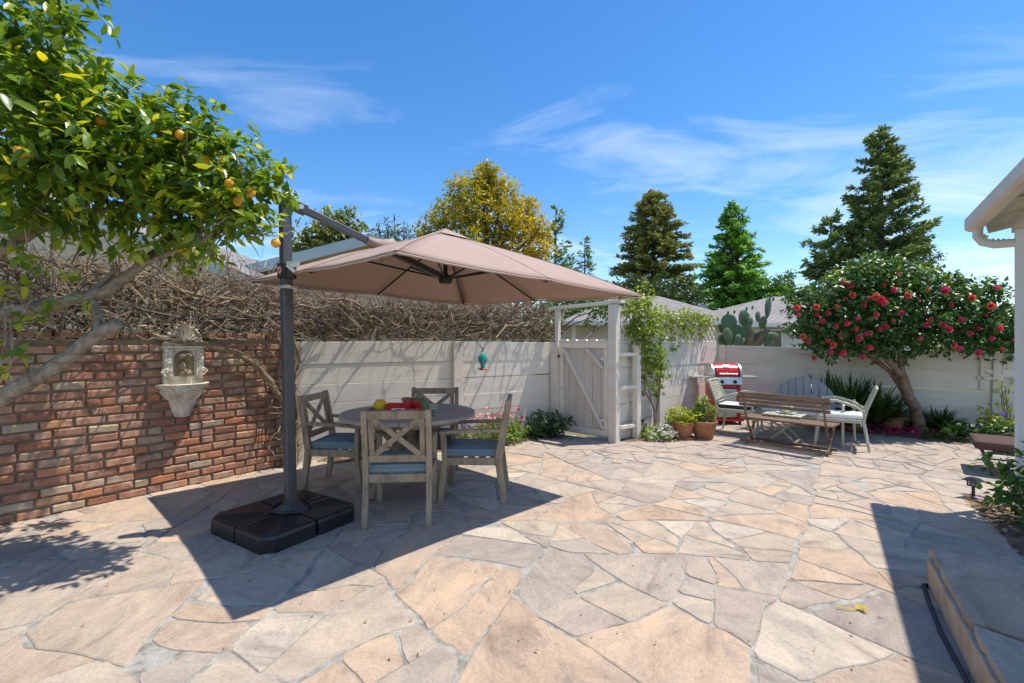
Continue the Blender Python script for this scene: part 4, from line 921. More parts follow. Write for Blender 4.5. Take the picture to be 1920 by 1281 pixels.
conifer('redwood_tree', 'broad brownish green redwood in the middle background', 10.8, 35, 12.9, -.2, lambda h: min(3.5, 4.4 * (1 - h) ** .62 + .15), 'needle_redwood', .30, 400, 32, -.12, .12, .40, dens=1.1, ragged=.22)
conifer('cedar_tree', 'bright green twin topped cedar right of the redwood', 14.3, 30, 10.5, -.3, lambda h: 4.1 * (1 - h) ** 1.0 + .12, 'needle_cedar', .30, 270, 32, -.22, .18, .30, extra_tops=((.62, .1, 10.35),), ragged=.38)
conifer('pine_tree', 'tall dark pine rising behind the camellia tree', 25.7, 32, 15.9, 4.6, lambda h: (2.9 * (1 - h) ** .7 + .4) * (.8 if h < .12 else 1), 'needle_pine', .32, 210, 38, .10, .25, .36, ragged=.45)
q = P(1565, 450, 32); conifer('pine_tree', 'lower pine leaning against the left of the tall pine', 22.6, 32.5, 10.3, 4.0, lambda h: 1.9 * math.sin(PI * min(1, h * .75 + .25)) + .25, 'needle_pine', .46, 50, 26, .15, .3, .22, ragged=.4)
broad_tree('broadleaf_tree', 'dark green tree to the right of the tall pine', (28.7, 33, -.05), pxc([(1720, 470, 24, 24), (1738, 490, 20, 20), (1705, 492, 22, 22), (1730, 512, 22, 20)], 33, 3.2, .6), 'leaf_dark', .26, 6, .2)
broad_tree('broadleaf_tree', 'round leafy tree just left of the camellia crown behind the roof', (17.6, 30, -.05), pxc([(1462, 535, 20, 22), (1478, 525, 12, 10), (1445, 548, 20, 20), (1475, 550, 18, 16), (1430, 560, 18, 14)], 29.8, 3.2, .6), 'leaf_green', .22, 6, .2)
# lower dark masses and shrubs behind the gate and lattice
broad_tree('dark_tree', 'dense dark evergreen filling the gap below the redwood', (9.3, 28, -.05), pxc([(1190, 545, 34, 40), (1240, 555, 36, 44), (1290, 560, 34, 40), (1150, 560, 30, 30), (1215, 585, 34, 34), (1270, 590, 34, 34), (1110, 555, 22, 18)], 28, 3.6, 1.0), 'leaf_dark', .24, 6, .25)
broad_tree('leafy_shrub', 'leafy green shrub beyond the fence seen under the canopy edge', (1.0, 15.5, -.05), pxc([(1010, 568, 22, 26), (1060, 566, 20, 26), (1105, 570, 22, 28), (1150, 572, 22, 28), (970, 572, 18, 18), (1030, 590, 24, 20), (1120, 590, 24, 20)], 15.5, 1.5, .6), 'leaf_green', .17, 6, .1)
broad_tree('yellow_shrub', 'bright yellow green shrub behind the vine at left', (-5.15, 7.2, -.05), pxc([(360, 465, 30, 40), (330, 478, 26, 30), (385, 475, 22, 26), (310, 455, 18, 14), (345, 500, 34, 30)], 7.3, 1.3, .3), 'leaf_lime', .075, 6, .05)
# far treeline so that nothing ends abruptly at the horizon
Pn, D, N, F = twig_leaves([(x, 75 + 8 * math.sin(x), 1.2 + 1.3 * math.sin(x * .37) ** 2, 5, 4, 2.6 + 1.2 * math.sin(x * .9), 60) for x in range(-110, 120, 5)], 6, 1.0, .2, .1, .5); n = len(Pn)
tag(leaf_mesh('distant_trees', 'leaf_dark', None, Pn, D, N, rng.uniform(.8, 1.5, n), .7, rng.random(n), 'quad'), 'distant belt of dark trees along the horizon behind the houses', 'trees', kind='stuff')

# ------------------------------------------------------------------ cantilever umbrella
UB = V(-1.785, 3.62, 0)
umb = thing('cantilever_umbrella', 'taupe square cantilever umbrella on a grey pole over the dining table', 'umbrella', UB)
# square weighted base of four tanks, turned like the canopy's shadow
bu, bv = V(.851, -.525, 0), V(.525, .851, 0); q = .395; H = .125; c0 = UB
for sx in (-1, 1):
    for sy in (-1, 1):
        m = MB(); a, b = .008, q
        def pt(x, y, z): return c0 + bu * x * sx + bv * y * sy + V(0, 0, z)
        ch = .07; outl = [(a, a), (b, a), (b, b - ch), (b - ch, b), (a, b)]
        if sx * sy < 0: outl = outl[::-1]
        n = len(outl); rings = [(1.0, 0.0), (1.0, H - .03), (.985, H - .008), (.95, H)]
        vs_ = []
        for sc, z in rings:
            for x, y in outl: vs_.append(pt(a + (x - a) * sc, a + (y - a) * sc, z))
        fs_ = [(j * n + k, j * n + (k + 1) % n, (j + 1) * n + (k + 1) % n, (j + 1) * n + k) for j in range(3) for k in range(n)] + [tuple(3 * n + k for k in range(n)), tuple(range(n - 1, -1, -1))]
        m.add(vs_, fs_); tank = m.build('base_tank', 'base_plastic', umb, off=UB, bevel=.006)
        m = MB()
        for k in range(5):
            e = pt(.10 + k * .055, b * .93, H + .0005); s = pt(.05 + k * .02, .14, H + .0005); m.bar(s, e, .010, .007)
        m.build('tank_ridge', 'base_plastic', tank, off=UB)
pole0, pole1 = P(545, 948, 3.64), P(534, 376, 3.64); pole0.z = .10
ax = (pole1 - pole0).normalized(); prz = Matrix.Rotation(-.55, 3, 'Z')
m = MB(); m.lathe([(.13, .10), (.13, .128), (.085, .14), (.065, .165), (.05, .17)], 28, c=(pole0.x, pole0.y, 0), cap=True); m.build('pole_collar', 'pole_metal', umb, True, off=UB)
m = MB(); m.tube([(pole0.x + .15 * math.cos(t), pole0.y + .13 * math.sin(t), .135 + .006 * math.sin(3 * t)) for t in np.linspace(0, 5.6, 26)], .011, 8); m.build('hand_wheel', 'base_plastic', umb, True, off=UB)
pu = prz @ V(0, 1, 0)
m = MB(); m.bar(pole0, pole1, .058, .085, up=pu); m.build('pole', 'pole_metal', umb, off=UB, bevel=.012)
m = MB(); a = pole1 - ax * .02; hubc = V(-.647, 4.46, 2.065); ad = (hubc - (pole1 + V(0, 0, -.0))).normalized()
m.bar(pole1 - ad * .055 + V(0, 0, -.005), pole1 + ad * .17 + V(0, 0, .0), .075, .085); m.build('pole_head', 'pole_metal', umb, off=UB, bevel=.01)
hb = pole1 + ad * .12; sdv = ad.cross(V(0, 0, 1)).normalized(); m = MB(); m.tube([hb - sdv * .05, hb + sdv * .05], .02, 12); m.build('pivot_bolt', 'steel', umb, True, off=UB)
m = MB(); m.bar(pole1 + ad * .10, hubc, .042, .062); m.build('arm', 'pole_metal', umb, off=UB, bevel=.008)
# clamp with handle and round sticker
cz = P(538, 505, 3.64); m = MB(); m.bar(cz - ax * .075, cz + ax * .045, .085, .118, up=pu); clamp = m.build('clamp', 'dark_metal', umb, off=UB, bevel=.008)
m = MB(); m.bar(cz + V(.02, -.05, .03), cz + V(.12, -.045, .035), .012, .05); m.bar(cz + V(.02, -.05, .03), cz + V(.09, -.05, -.03), .012, .03); m.build('clamp_lever', 'steel', clamp, off=UB, bevel=.004)
fr = -(pu - ax * pu.dot(ax)).normalized(); sc = cz + fr * .0605 - ax * .012; u1 = ax.cross(fr).normalized()
m = MB(); ring = [sc + (u1 * math.cos(t) + ax * math.sin(t)) * .034 + fr * .001 for t in np.linspace(0, 2 * PI, 24, endpoint=False)]; m.add(ring, [tuple(range(24))]); m.build('sticker', 'sticker_red', clamp, off=UB)
m = MB(); ring = [sc + (u1 * math.cos(t) + ax * math.sin(t)) * .025 + fr * .002 for t in np.linspace(0, 2 * PI, 24, endpoint=False)]; m.add(ring, [tuple(range(24))]); m.build('sticker_centre', 'paper_white', clamp, off=UB)
m = MB()
for k in range(3): o_ = sc + u1 * (-.012 + .012 * k) + fr * .003; m.bar(o_ - ax * .012, o_ + ax * .010, .005, .001, up=fr); m.bar(o_ - ax * .012 + u1 * .004, o_ + ax * .0 - u1 * .004, .003, .001, up=fr)
m.bar(sc + u1 * .018 + ax * .018 + fr * .004, sc - u1 * .018 - ax * .018 + fr * .004, .005, .001, up=fr)
m.build('sticker_print', 'sticker_red', clamp, off=UB)
lo = P(540, 539, 3.64); m = MB(); m.bar(lo - ax * .012, lo + ax * .012, .078, .11, up=pu); m.build('pole_band', 'steel', umb, off=UB, bevel=.004)
# canopy
CK = .98; sc_c = lambda x, y, z: V(x * CK, y * CK, EYE + (z - EYE) * CK)
cor = {'L': sc_c(-2.60, 4.54, 2.055), 'N': sc_c(-.66, 2.61, 1.967), 'R': sc_c(1.28, 4.54, 1.915), 'B': sc_c(-.68, 6.48, 1.995)}
apex = sc_c(-.66, 4.55, 2.515); order = ['L', 'N', 'R', 'B']; cv = []; cf = []; NU, NV = 16, 12
for i in range(4):
    a, b = cor[order[i]], cor[order[(i + 1) % 4]]; base_i = len(cv)
    for jv in range(NV + 1):
        v = .045 + (1 - .045) * jv / NV
        for ju in range(NU + 1):
            u = ju / NU; rim = a.lerp(b, u); inward = (apex - rim); inward.z = 0
            rim = rim + inward.normalized() * .02 * math.sin(PI * u) ** 2 * 1.0
            p = apex.lerp(rim, v); sag = .014 * v * abs(math.sin(2 * PI * u)) ; p.z += .035 * math.sin(PI * v) - sag * (.4 + .6 * v)
            p.z += .006 * noise.noise(p * 4)
            cv.append(p)
    for jv in range(NV):
        for ju in range(NU): k = base_i + jv * (NU + 1) + ju; cf.append((k, k + 1, k + NU + 2, k + NU + 1))
m = MB(); m.add(cv, cf); can = m.build('canopy', 'canopy_fabric', umb, True, off=UB, solid=.004)
m = MB(); tv = []
for i in range(4):
    a, b = cor[order[i]], cor[order[(i + 1) % 4]]
    for u in (0, .5): tv.append(apex.lerp(a.lerp(b, u), .13) + V(0, 0, .028))
m.add(tv + [apex + V(0, 0, .055)], [(k, (k + 1) % 8, 8) for k in range(8)]); m.build('vent_cap', 'canopy_fabric', can, off=UB, solid=.003)
for i in range(4):
    for ju in (0, NU // 2):
        k = i * (NV + 1) * (NU + 1) + ju; m = MB()
        for j in range(NV):
            a_, b_ = cv[k + j * (NU + 1)], cv[k + (j + 1) * (NU + 1)]; m.bar(a_ + V(0, 0, .003), b_ + V(0, 0, .003), .022, .005)
        m.build('seam', 'canopy_fabric', can, off=UB)
hem = MB()
for i in range(4):
    a, b = cor[order[i]], cor[order[(i + 1) % 4]]; k = i * (NV + 1) * (NU + 1) + NV * (NU + 1)
    hem.tube([cv[k + j] - V(0, 0, .012) for j in range(NU + 1)], .008, 5)
hem.build('hem', 'canopy_fabric', can, True, off=UB)
hb = sc_c(-.66, 4.55, 2.07)
m = MB(); m.lathe([(.0, -.05), (.055, -.045), (.07, -.01), (.07, .02), (.045, .04), (.0, .045)], 16, c=hb); m.build('hub', 'dark_metal', umb, True, off=UB)
m = MB(); m.tube([hb, apex - V(0, 0, .02)], .022, 10); m.build('hub_mast', 'dark_metal', umb, True, off=UB)
for i in range(4):
    a, b = cor[order[i]], cor[order[(i + 1) % 4]]
    for u in (0, .5):
        e = a.lerp(b, u); inn = (apex - e); inn.z = 0; e2 = e + inn * .02 - V(0, 0, .018) + (inn.normalized() * .02 if u else V(0, 0, 0)); s = apex - V(0, 0, .06); mid = s.lerp(e2, .5) + V(0, 0, .012); rb = MB(); rb.tube([s, mid, e2], .0105, 6); ro = rb.build('rib', 'dark_metal', umb, True, off=UB)
        st_ = s.lerp(e2, .46); m = MB(); m.tube([hb + (st_ - hb).normalized() * .05, st_ + V(0, 0, .005)], .010, 6); m.build('strut', 'dark_metal', ro, True, off=UB)
# fabric boot where the arm passes the canopy
pa = pole1.lerp(hubc, .46); pb_ = pole1.lerp(hubc, .60); boot = []
dirn = (pb_ - pa).normalized(); s1 = dirn.cross(V(0, 0, 1)).normalized(); s2 = s1.cross(dirn)
m = MB(); rings = [(0, .045), (.3, .055), (.6, .085), (1.0, .15)]; vs_ = []
for t, r in rings:
    for k in range(18): an = 2 * PI * k / 18; rr = r * (1 + .14 * math.sin(5 * an + t * 6)); vs_.append(pa.lerp(pb_, t) + s1 * math.cos(an) * rr + s2 * math.sin(an) * rr * .75)
m.add(vs_, [(j * 18 + k, j * 18 + (k + 1) % 18, (j + 1) * 18 + (k + 1) % 18, (j + 1) * 18 + k) for j in range(3) for k in range(18)]); m.build('arm_boot', 'canopy_fabric', can, True, off=UB, solid=.004)

# ------------------------------------------------------------------ dining table and chairs
TC = V(-1.04, 4.62, 0); tab = thing('dining_table', 'round weathered wood dining table under the umbrella', 'table', TC, .1)
TR = .665; n = 7
for i in range(n):          # slatted planks inside the rim
    y0 = -TR * .80 + i * (TR * 1.6 / n); y1 = y0 + TR * 1.6 / n - .006; k = []
    rr = TR * .80
    for yy in (y0, y1):
        pass
    ys = np.linspace(y0, y1, 4); right = [(math.sqrt(max(0, rr * rr - y * y)), y) for y in ys]; poly = right + [(-x, y) for x, y in right[::-1]]
    m = MB(); m.prism(poly, .712, .741); m.build('plank', 'table_wood', tab)
for i in range(8):          # segmented rim
    a0, a1 = 2 * PI * i / 8 + .004, 2 * PI * (i + 1) / 8 - .004; poly = [(TR * math.cos(t), TR * math.sin(t)) for t in np.linspace(a0, a1, 9)] + [(TR * .806 * math.cos(t), TR * .806 * math.sin(t)) for t in np.linspace(a1, a0, 9)]
    m = MB(); m.prism(poly, .708, .743); m.build('rim_segment', 'table_wood', tab, bevel=.004)
m = MB(); m.lathe([(TR * .82, .66), (TR * .82, .711)], 40); m.lathe([(TR * .78, .711), (TR * .78, .66)], 40); m.build('apron', 'chair_wood', tab)
for i in range(4):
    a = PI / 4 + i * PI / 2 + .15; c, s = math.cos(a), math.sin(a)
    m = MB(); m.bar((c * .50, s * .50, .0), (c * .04, s * .04, .50), .07, .075); m.bar((c * .03, s * .03, .30), (c * .42, s * .42, .70), .06, .07); m.build('leg', 'chair_wood', tab, bevel=.004)
m = MB(); m.box((0, 0, .42), (.12, .12, .5)); m.build('pedestal', 'chair_wood', tab, bevel=.006)

def make_chair(label):
    t = thing('dining_chair', label, 'chair')
    for s in (-1, 1):
        x = .245 * s
        m = MB(); m.bar((x, -.30, 0), (x, -.245, .40), .042, .05, up=(0, 1, 0), w1=.045, h1=.062); m.bar((x, -.245, .40), (x, -.335, .925), .045, .062, up=(0, 1, 0), w1=.042, h1=.045); m.build('rear_leg', 'chair_wood', t, bevel=.004)
        m = MB(); m.bar((x, .275, 0), (x, .235, .40), .042, .048, up=(0, 1, 0)); m.bar((x, .235, .40), (x, .25, .625), .042, .045, up=(0, 1, 0)); m.build('front_leg', 'chair_wood', t, bevel=.004)
        m = MB(); m.bar((x, -.285, .655), (x, .02, .648), .05, .03); m.bar((x, .02, .648), (x, .285, .628), .05, .03); m.build('armrest', 'chair_wood', t, bevel=.006)
        m = MB(); m.bar((x, -.26, .375), (x, .25, .375), .028, .065); m.build('side_rail', 'chair_wood', t, bevel=.003)
    for y, z in ((-.252, .375), (.243, .375)): m = MB(); m.box((0, y, z), (.45, .028, .065)); m.build('seat_rail', 'chair_wood', t, bevel=.003)
    m = MB(); m.box((0, -.326, .885), (.45, .032, .065), Matrix.Rotation(.17, 3, 'X')); m.build('top_rail', 'chair_wood', t, bevel=.004)
    m = MB(); m.box((0, -.272, .535), (.45, .030, .055), Matrix.Rotation(.17, 3, 'X')); m.build('lower_rail', 'chair_wood', t, bevel=.004)
    for s in (-1, 1): m = MB(); m.bar((.195 * s, -.277, .56), (.195 * s, -.322, .86), .04, .022, up=(0, 1, 0)); m.build('back_stile', 'chair_wood', t, bevel=.003)
    m = MB(); m.bar((-.175, -.279, .565), (.175, -.319, .853), .042, .02, up=(0, 1, .15)); m.build('cross_slat', 'chair_wood', t, bevel=.003)
    m = MB(); m.bar((.175, -.283, .565), (-.175, -.323, .853), .042, .02, up=(0, 1, .15)); m.build('cross_slat', 'chair_wood', t, bevel=.003)
    m = MB()
    for k in range(5): m.box((0, -.20 + k * .10, .405), (.44, .06, .012))
    m.build('seat_slats', 'chair_wood', t)
    m = MB(); nx_, ny_ = 10, 10; top = []; 
    for j in range(ny_ + 1):
        for i in range(nx_ + 1):
            u, v = i / nx_ * 2 - 1, j / ny_ * 2 - 1; e = max(abs(u), abs(v)); top.append((u * .222, v * .235, .475 + .022 * (1 - u ** 4) * (1 - v ** 4)))
    f_ = [(j * 11 + i, j * 11 + i + 1, (j + 1) * 11 + i + 1, (j + 1) * 11 + i) for j in range(10) for i in range(10)]
    m.add(top, f_); edge = [i for i in range(11)] + [j * 11 + 10 for j in range(1, 11)] + [110 + i for i in range(9, -1, -1)] + [j * 11 for j in range(9, 0, -1)]
    for zz, ins in ((.462, 1.012), (.425, 1.012), (.415, .985)):
        pass
    k0 = len(m.v); ring1 = [(m.v[i][0] * 1.02, m.v[i][1] * 1.02, .462) for i in edge]; ring2 = [(m.v[i][0] * 1.02, m.v[i][1] * 1.02, .428) for i in edge]; ring3 = [(m.v[i][0] * .98, m.v[i][1] * .98, .412) for i in edge]
    ne = len(edge); m.v += ring1 + ring2 + ring3
    for k in range(ne):
        k2 = (k + 1) % ne; m.f.append((edge[k2], edge[k], k0 + k, k0 + k2)); m.f.append((k0 + k2, k0 + k, k0 + ne + k, k0 + ne + k2)); m.f.append((k0 + ne + k2, k0 + ne + k, k0 + 2 * ne + k, k0 + 2 * ne + k2))
    m.f.append(tuple(k0 + 2 * ne + k for k in range(ne - 1, -1, -1))); cu = m.build('seat_cushion', 'cushion_blue', t, True)
    m = MB(); pr = [(x * 1.025, y * 1.025, .452) for x, y, _ in ring1]; m.tube(pr + [pr[0]], .005, 5); m.build('piping', 'cushion_blue', cu, True)
    return t
def put(o, x, y, f): o.location = (x, y, 0); o.rotation_euler = (0, 0, math.atan2(-f[0], f[1]))
ch = make_chair('dining chair with its crossed back turned to the camera')
labels = ['dining chair left of the table beside the umbrella pole', 'dining chair right of the table seen side on', 'dining chair at the far side of the table facing the camera']
chairs = [ch] + [copy_tree(ch) for _ in range(3)]
put(chairs[0], -.92, 3.87, (-.08, 1)); put(chairs[1], -1.70, 4.66, (.99, -.10)); put(chairs[2], -.36, 4.36, (-1, .04)); put(chairs[3], -.86, 4.93, (.06, -1))
for c, l in zip(chairs, [ch['label']] + labels): tag(c, l, 'chair', 'wooden armchairs around the dining table')

# things on the table
tz = .743
q = P(714, 757, 4.55); b = thing('fruit_board', 'small wooden bowl on the table left of the red tub', 'bowl', (q.x, q.y, tz)); m = MB(); m.lathe([(.0, .004), (.085, .0), (.12, .035), (.125, .04), (.115, .04), (.08, .012), (.0, .01)], 20); m.build('bowl', 'wood_board', b, True)
m = MB(); m.box((.10, -.06, .02), (.13, .06, .035)); m.build('cheese_block', 'paper_white', b, bevel=.006)
m = MB(); m.sphere((0, 0, 0), .062, 16, 12, (1.12, .95, .95)); m.sphere((.07, 0, 0), .015, 8, 6); o = m.build('lemon', 'lemon_fruit', None, True); o.location = (q.x - .005, q.y, tz + .075); tag(o, 'large yellow lemon sitting in the wooden bowl', 'lemon')
q = P(748, 757, 4.5); t = thing('red_tub', 'open red plastic tub with white label on the table', 'tub', (q.x, q.y, tz), .05); m = MB()
o_ = [(-.11, -.055), (.11, -.055), (.11, .055), (-.11, .055)]; vs_ = [(x * .78, y * .8, 0) for x, y in o_] + [(x * 1.08, y * 1.1, .10) for x, y in o_] + [(x * 1.0, y * 1.0, .10) for x, y in o_] + [(x * .72, y * .72, .012) for x, y in o_]
m.add(vs_, [(3, 2, 1, 0)] + [(j * 4 + k, j * 4 + (k + 1) % 4, j * 4 + 4 + (k + 1) % 4, j * 4 + 4 + k) for j in range(3) for k in range(4)] + [(12, 13, 14, 15)]); m.build('tub', 'red_plastic', t, bevel=.004)
m = MB(); m.add([(-.055, -.0535, .02), (.065, -.0535, .02), (.07, -.0575, .06), (-.06, -.0575, .06)], [(0, 1, 2, 3)]); lb = m.build('label', 'paper_white', t)
m = MB(); m.box((.0, -.0575, .033), (.07, .002, .010), Matrix.Rotation(.1, 3, 'X')); m.box((.01, -.0595, .048), (.05, .002, .007), Matrix.Rotation(.1, 3, 'X')); m.build('label_print', 'red_plastic', lb)
for k, (px, yy, rz_, tl, lab) in enumerate(((764, 4.62, .5, 1.05, 'watermelon wedge standing upright with its red flesh showing'), (782, 4.60, -.5, 1.0, 'watermelon wedge with striped rind turned to the camera'))):
    qq = P(px, 757, yy); w = thing('watermelon_wedge', lab, 'watermelon', (qq.x, qq.y, tz), rz_); R_ = .125
    pts = [(R_ * math.cos(t), R_ * math.sin(t)) for t in np.linspace(.15, PI - .15, 14)]
    m = MB(); Mx = Matrix.Rotation(.9 * tl, 4, 'Y') @ Matrix.Rotation(PI / 2, 4, 'X'); m.prism([(0, .0)] + [(x * .9, y * .9) for x, y in pts], -.03, .03, Matrix.Translation((0, 0, .02)) @ Mx); m.build('flesh', 'melon_flesh', w)
    m = MB(); rim = pts + [(x * .9, y * .9) for x, y in pts[::-1]]; m.prism(rim, -.036, .036, Matrix.Translation((0, 0, .02)) @ Mx); m.build('rind', 'melon_rind', w)
for k in range(5):
    qq = P(757 + k * 6.5, 762, 4.36 + .008 * k); m = MB(); Mr = Matrix.Rotation(.45, 4, 'Y') @ Matrix.Rotation(PI / 2, 4, 'X'); m.prism([(-.05, 0), (.05, 0), (.0, .075)], -.008, .008, Mr); o = m.build('melon_slice', 'melon_flesh', None); o.location = (qq.x, qq.y, tz + .001); o.rotation_euler = (0, 0, .9)
    tag(o, ('leftmost', 'second from left', 'middle', 'second from right', 'rightmost')[k] + ' of the five thin red watermelon slices on the table', 'watermelon', 'row of thin watermelon slices')
q = P(813, 764, 4.42); gl = thing('drinking_glass', 'short clear glass of pale drink on the table', 'glass', (q.x, q.y, tz)); m = MB(); m.lathe([(.0, .0), (.043, .0), (.052, .10), (.049, .10), (.040, .008), (.0, .008)], 24); m.build('tumbler', 'clear_glass', gl, True)
m = MB(); m.lathe([(.0, .010), (.0395, .010), (.045, .062), (.0, .062)], 24); m.build('drink', 'pale_drink', gl, True)

# ------------------------------------------------------------------ wall fountain
fs0 = (P(343, 700, 4.55) - W0).dot(WD); FO = W0 + WD * fs0 + WN * .012
fo = thing('wall_fountain', 'ornate cream stone wall fountain with scallop crest on the brick wall', 'fountain', (FO.x, FO.y, .70), math.atan2(WD.y, WD.x))
fo.scale = (.9, .95, 1)
# local: x along the wall, -y out of the wall, z up from the pendant tip
def arch(w, z0, zs, top, n=18): return [(-w, z0), (w, z0), (w, zs)] + [(w * math.cos(t), zs + (top - zs) * math.sin(t)) for t in np.linspace(.0, PI, n)[1:-1]] + [(-w, zs)]
RX = Matrix.Rotation(PI / 2, 4, 'X')
m = MB(); m.prism(arch(.185, .32, .70, .70 + .001)[:3] + [(-.185, .70)], 0, .055, RX); m.prism(arch(.155, .69, .73, .90), 0, .06, RX); m.build('back_plate', 'fountain', fo, bevel=.008)
m = MB(); m.prism(arch(.095, .41, .58, .66), .056, .058, RX); m.build('niche', 'fountain_stain', fo)
m = MB()
for k in range(11): t = PI * (k + .5) / 11; m.tube([(.02 * math.cos(t), -.062, .735 + .02 * math.sin(t)), (.125 * math.cos(t), -.072, .735 + .125 * math.sin(t))], [.005, .014], 6)
m.sphere((0, -.07, .735), .025, 10, 8); m.build('scallop_shell', 'fountain', fo, True)
m = MB()
for k in range(13): t = PI * k / 12; m.sphere((.158 * math.cos(t), -.055, .745 + .155 * math.sin(t)), .022, 8, 6)
m.sphere((0, -.05, .915), .035, 10, 8); m.build('crest_beads', 'fountain', fo, True)
m = MB(); m.box((0, -.045, .695), (.40, .10, .022)); m.box((0, -.04, .672), (.37, .08, .02)); m.build('cornice', 'fountain', fo, bevel=.005)
for s in (-1, 1):
    m = MB(); m.box((.145 * s, -.045, .54), (.075, .075, .25)); m.build('pilaster', 'fountain', fo, bevel=.006)
    for cz_, r0 in ((.64, .030), (.56, .026), (.445, .042)):
        m = MB(); pts = [((.150 + .02 * (cz_ < .5)) * s + s * r0 * (1 - t / 14) * math.cos(t), -.088, cz_ + r0 * (1 - t / 14) * math.sin(t)) for t in np.linspace(0, 11, 30)]; m.tube(pts, .009, 6); m.build('scroll', 'fountain', fo, True)
    m = MB(); m.sphere((.165 * s, -.03, .725), .025, 10, 8); m.build('finial', 'fountain', fo, True)
m = MB(); m.sphere((0, -.09, .44), .05, 12, 8, (1.3, .7, .8)); m.sphere((-.03, -.10, .50), .035, 10, 8, (1, .7, 1.4)); m.sphere((.02, -.09, .56), .03, 10, 8, (.8, .7, 1.5)); m.sphere((.0, -.08, .61), .05, 10, 8, (1.5, .6, .6)); m.build('spout_figure', 'fountain_stain', fo, True)
flute = lambda t, j: 1 + (.035 * abs(math.sin(t * 9)) if 3 <= j <= 6 else 0)
m = MB(); prof = [(.03, 0), (.075, .012), (.085, .05), (.10, .07), (.098, .075), (.115, .125), (.12, .135), (.125, .165), (.155, .215), (.195, .26), (.205, .285), (.245, .315), (.25, .335), (.215, .34), (.18, .30), (.0, .28)]
m.lathe(prof, 48, a0=PI, a1=2 * PI, rf=lambda t, j: 1 + (.04 * abs(math.sin((t - PI) * 10)) if 7 <= j <= 9 else 0)); m.add([(r, 0, z) for r, z in prof] + [(-r, 0, z) for r, z in prof[::-1]], [tuple(range(2 * len(prof)))]); bowl = m.build('basin', 'fountain', fo, True)
m = MB()
for k in range(7): t = PI + PI * (k + .5) / 7; c, s = math.cos(t), math.sin(t); m.tube([(.122 * c + .016 * math.cos(a) * -s, .122 * s + .016 * math.cos(a) * c, .15 + .016 * math.sin(a)) for a in np.linspace(0, 2 * PI, 13)], .004, 5)
for k in range(19): t = PI + PI * (k + .5) / 19; c, s = math.cos(t), math.sin(t); m.tube([(.142 * c, .142 * s, .185), (.205 * c, .205 * s, .268)], [.008, .012], 6)
m.build('carving', 'fountain', bowl, True)

# ------------------------------------------------------------------ seating group at the back right
bu_ = V(.67, -.742, 0)                          # the brown bench's long direction
b0 = G(1394, 832); bench = thing('folding_bench', 'brown slatted folding bench with its back to the camera', 'bench', b0, math.atan2(bu_.y, bu_.x))
BL = 1.0                                       # local: x along, +y away from the camera (towards the table)
for k, z in enumerate((.565, .62, .675, .722)): m = MB(); m.box((BL / 2, -.03 - k * .012, z), (BL + .10, .018, .042)); m.build('back_slat', 'bench_wood', bench, bevel=.003)
for k in range(5): m = MB(); m.box((BL / 2, .06 + k * .072, .375), (BL + .12, .058, .020)); m.build('seat_slat', 'bench_wood', bench, bevel=.003)
for x in (.02, BL - .02):
    cur = [(x, -.075, .745), (x, -.03, .60), (x, .03, .42), (x, .12, .26), (x, .22, .12), (x, .30, .0)]; m = MB()
    for i in range(5): m.bar(cur[i], cur[i + 1], .022, .030, up=(0, 1, 0))
    m.build('back_leg', 'bench_wood', bench, bevel=.003)
    cur = [(x + .025, .36, .36), (x + .025, .26, .26), (x + .025, .12, .12), (x + .025, .0, .0)]; m = MB()
    for i in range(3): m.bar(cur[i], cur[i + 1], .022, .030, up=(0, 1, 0))
    m.build('front_leg', 'bench_wood', bench, bevel=.003)
    m = MB(); m.box((x, .21, .352), (.025, .33, .024)); m.build('seat_bearer', 'bench_wood', bench)
for y, z in ((.012, .045), (.285, .045)): m = MB(); m.box((BL / 2, y, z), (BL + .10, .025, .040)); m.build('stretcher', 'bench_wood', bench, bevel=.003)

tcn = G(1472, 775, .42); ft = thing('folding_table', 'small slatted sage folding table between the benches', 'table', (tcn.x, tcn.y, 0), math.atan2(bu_.y, bu_.x) + .05)
for k in range(7): m = MB(); m.box((-.21 + k * .07, 0, .41), (.058, .46, .018)); m.build('top_slat', 'sage_wood', ft, bevel=.003)
for y in (-.17, .17):
    m = MB(); m.box((0, y, .392), (.46, .03, .02)); m.build('batten', 'sage_wood', ft)
    m = MB(); m.bar((-.20, y, 0), (.19, y, .385), .02, .035, up=(0, 1, 0)); m.build('leg', 'sage_wood', ft, bevel=.003)
    m = MB(); m.bar((.20, y * .85, 0), (-.19, y * .85, .385), .02, .035, up=(0, 1, 0)); m.build('leg', 'sage_wood', ft, bevel=.003)
m = MB(); m.box((.15, 0, .05), (.03, .30, .03)); m.build('leg_stretcher', 'sage_wood', ft)
pl = thing('food_plate', 'plate of pale green folded leaves on the folding table', 'plate', (tcn.x + .02, tcn.y - .0, .42), .3)
m = MB(); m.lathe([(.0, .004), (.08, .003), (.125, .014), (.125, .018), (.08, .010), (.0, .010)], 24); m.build('plate', 'paper_white', pl, True)
for k, (x, y, r, a) in enumerate(((-.03, -.02, .06, .3), (.03, .0, .065, -.6), (.0, .04, .055, 1.2))): m = MB(); m.sphere((0, 0, 0), r, 12, 8, (1.35, .6, .55)); o = m.build('folded_leaf', 'pale_green_food', pl, True); o.location = (x, y, .04 + .02 * k); o.rotation_euler = (.2, .3 * (-1) ** k, a)

